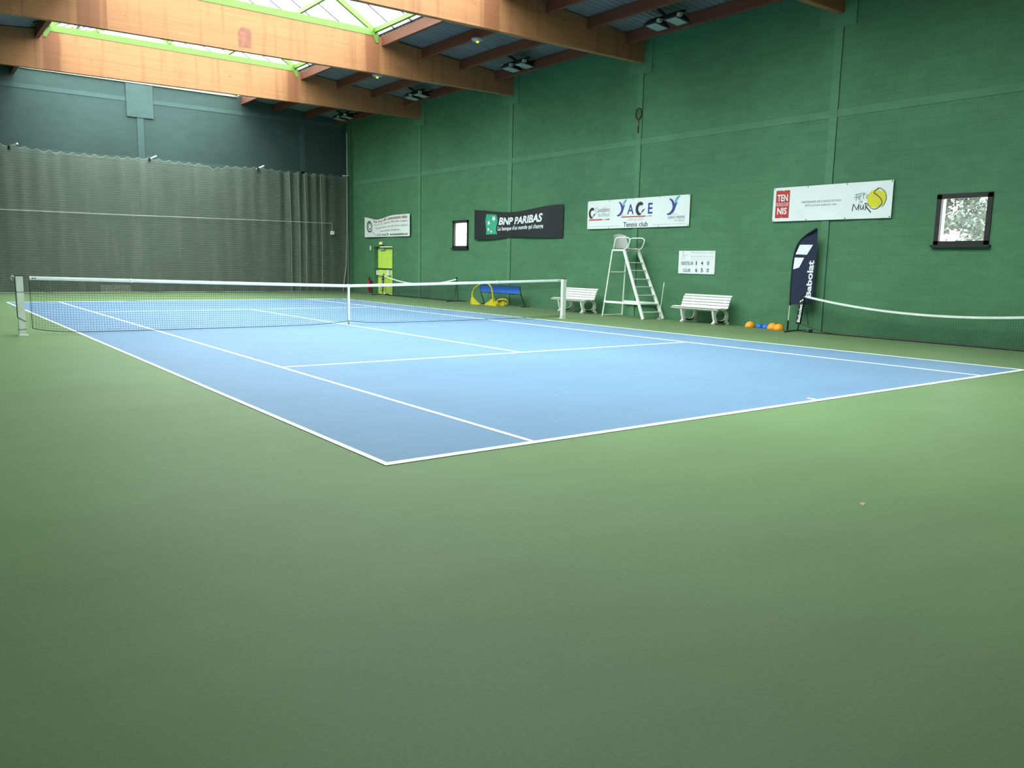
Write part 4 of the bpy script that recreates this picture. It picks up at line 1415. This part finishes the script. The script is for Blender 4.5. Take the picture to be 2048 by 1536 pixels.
# portable mini nets
def mini_net(xc, ya, yb, label, sleeve):
    """from post at ya (picture left) to yb"""
    root = thing('mini_net', (xc, (ya + yb) / 2, 0), label, 'net', 'portable practice nets along the wall')
    ym = (ya + yb) / 2
    L = ya - yb
    top = lambda y: 0.86 - 0.27 * (1 - ((y - ym) / (L / 2)) ** 2)
    bot = lambda y: 0.012 + 0.17 * max(0, 1 - (ya - y) / 0.9) ** 1.5 + 0.17 * max(0, 1 - (y - yb) / 0.9) ** 1.5
    N = 40
    ys = [ya - L * i / N for i in range(N + 1)]
    tp = MB()
    vs, fs = [], []
    for y in ys:
        for dx, dz in ((-0.008, -0.045), (-0.008, 0), (0.008, 0), (0.008, -0.045)):
            vs.append((xc + dx, y, top(y) + dz))
    for i in range(N):
        for k in range(4):
            fs.append((i * 4 + k, i * 4 + (k + 1) % 4, i * 4 + 4 + (k + 1) % 4, i * 4 + 4 + k))
    tp.add(vs, fs).build('top_band', M_TAPE, root)
    mb = MB()
    nc = int(L / 0.045)
    for i in range(nc + 1):
        y = ya - L * i / nc
        mb.tube([(xc, y, top(y) - 0.03), (xc + 0.01, y, bot(y))], 0.0016, 3, cap=False)
    for j in range(1, 16):
        t = j / 16
        mb.tube([(xc + 0.01 * (1 - t), y, bot(y) + (top(y) - 0.04 - bot(y)) * t) for y in ys], 0.0016, 3, cap=False)
    mb.build('mesh', M_NET, root, kind='stuff')
    MB().tube([(xc + 0.01, y, bot(y)) for y in ys], 0.006, 4).build('bottom_cord', M_NET, root)
    MB().tube([(xc + 0.03, ya, 0.02), (xc + 0.03, yb, 0.02)], 0.018, 6).build('floor_tube', M_BLACK, root)
    for y, s in ((ya, 1), (yb, -1)):
        MB().tube([(xc, y + s * 0.10, 0.03), (xc, y, 0.88)], 0.016, 8).build('post', M_BLACK, root)
        MB().tube([(xc - 0.52, y + s * 0.10, 0.018), (xc, y + s * 0.10, 0.035), (xc + 0.34, y + s * 0.10, 0.018)], 0.016, 6).build('foot_bar', M_BLACK, root)
        MB().tube([(xc + 0.02, y - s * 0.16, 0.18), (xc + 0.02, y - s * 0.02, 0.72)], 0.008, 6).build('stay', M_BLACK, root)
        MB().tube([(xc, y - s * 0.02, 0.84), (xc, y - s * 0.02, 0.91)], 0.03, 8).build('hook', M_BLACK, root)
    MB().lathe([(0.03, 0.0), (0.05, 0.02), (0.05, 0.06), (0.03, 0.08)], (xc + 0.03, ya - 0.22, 0.0), 10).build('clamp', M_BLACK, root)
    # printed sleeve round the picture-left post
    p0, p1 = Vector((xc - 0.03, ya + 0.075, 0.18)), Vector((xc - 0.03, ya + 0.005, 0.82))
    MB().bar(p0, p1, 0.05, 0.11, (0, 1, 0)).build('sleeve', M_VINYL_B, root)
    ax = (p1 - p0).normalized()
    sd = Vector((0, -1, 0))
    f = lambda u, v: tuple(p0 + ax * u + sd * (v - 0.03) + Vector((-0.029, 0, 0)))
    print_text(lambda u, v: f(u, -v + 0.075), 'Babolat', 0.05, 0.47, 0.0, 0.075, 0.03).build('lettering', M_PWHITE, root)
    print_poly(f, [(0.51, -0.005), (0.545, -0.005), (0.57, 0.03), (0.535, 0.03)], [(0.545, 0.04), (0.575, 0.04), (0.60, 0.07), (0.56, 0.075)]).build('emblem', M_PWHITE, root)
    f2 = lambda u, v: tuple(p0 + ax * u + Vector((v, -0.0, 0)) + Vector((0, -0.06, 0)))
    return root


mini_net(14.20, 6.04, -0.14, 'portable practice net in the foreground right, sagging white tape', True)
mini_net(14.2, 26.45, 20.73, 'portable practice net at the far end in front of the lime door', True)

# fire extinguisher
fe = thing('fire_extinguisher', (14.45, 28.35, 0.13), 'red fire extinguisher on the wall left of the lime door', 'extinguisher')
MB().lathe([(0.085, 0.12), (0.10, 0.14), (0.10, 0.52), (0.08, 0.56), (0.035, 0.60)], (14.50, 28.35, 0), 14).build('cylinder', M_RED, fe, smooth=True)
MB().tube([(14.50, 28.35, 0.60), (14.50, 28.35, 0.68)], 0.03, 8).bar((14.50, 28.28, 0.68), (14.50, 28.42, 0.70), 0.03, 0.03).build('valve', M_BLACK, fe)
MB().tube(smooth_path([(14.46, 28.30, 0.66), (14.42, 28.20, 0.68), (14.42, 28.17, 0.5), (14.42, 28.18, 0.25), (14.42, 28.2, 0.05)], 5), 0.016, 6).build('hose', M_BLACK, fe)
MB().box(14.58, XW, 28.32, 28.38, 0.40, 0.50).build('wall_hook', M_BLACK, fe)

# dry leaf on the floor
lf = MB().add([(2.01, -2.475, 0.001), (2.04, -2.465, 0.010), (2.055, -2.445, 0.003), (2.03, -2.44, 0.011), (2.005, -2.45, 0.002)], [(0, 1, 3, 4), (1, 2, 3)]).build('dry_leaf', M_LEAF)
lf['label'] = 'small dry leaf on the green floor in the foreground'
lf['category'] = 'leaf'

# ================================================================== OUTSIDE THE WINDOWS
gr = MB().box(XW + 0.35, 45, -25, 50, -0.3, -0.2).build('ground_outside', M_GROUND)
structure(gr)
rnd = random.Random(3)
tr = thing('tree', (25.8, 9.6, -0.2), 'leafy tree seen through the near window', 'tree')
MB().tube([(25.8, 9.6, -0.2), (25.75, 9.5, 1.2), (25.8, 9.3, 2.6), (25.6, 9.0, 4.6)], [0.16, 0.13, 0.10, 0.05], 8).build('trunk', M_BARK, tr)
mb = MB()
cl = []
for k in range(125):
    c = Vector((25.6 + rnd.uniform(-0.9, 0.9), rnd.uniform(6.3, 9.6), rnd.uniform(1.9, 4.9)))
    cl.append(c)
    if k % 9 == 0:
        mb.tube([(25.75, 9.3, min(4.2, max(1.0, c.z - 1.1))), (c + Vector((0.1, 0.7, -0.35))), (c + Vector((0, 0, -0.05)))], [0.025, 0.012, 0.004], 4)
mb.build('branches', M_BARK, tr, kind='stuff')
mb = MB()
for c in cl:
    for _ in range(70):
        p = c + Vector((rnd.gauss(0, 0.20), rnd.gauss(0, 0.17), rnd.gauss(0, 0.13)))
        a = Vector((rnd.uniform(-1, 1), rnd.uniform(-1, 1), rnd.uniform(-1, 1))).normalized()
        b = a.cross(Vector((rnd.uniform(-1, 1), rnd.uniform(-1, 1), rnd.uniform(-1, 1)))).normalized()
        l, w = rnd.uniform(0.06, 0.10), rnd.uniform(0.035, 0.06)
        mb.add([p - a * l, p + b * w, p + a * l, p - b * w], [(0, 1, 2, 3)])
mb.build('leaves', M_FOL, tr, kind='stuff')
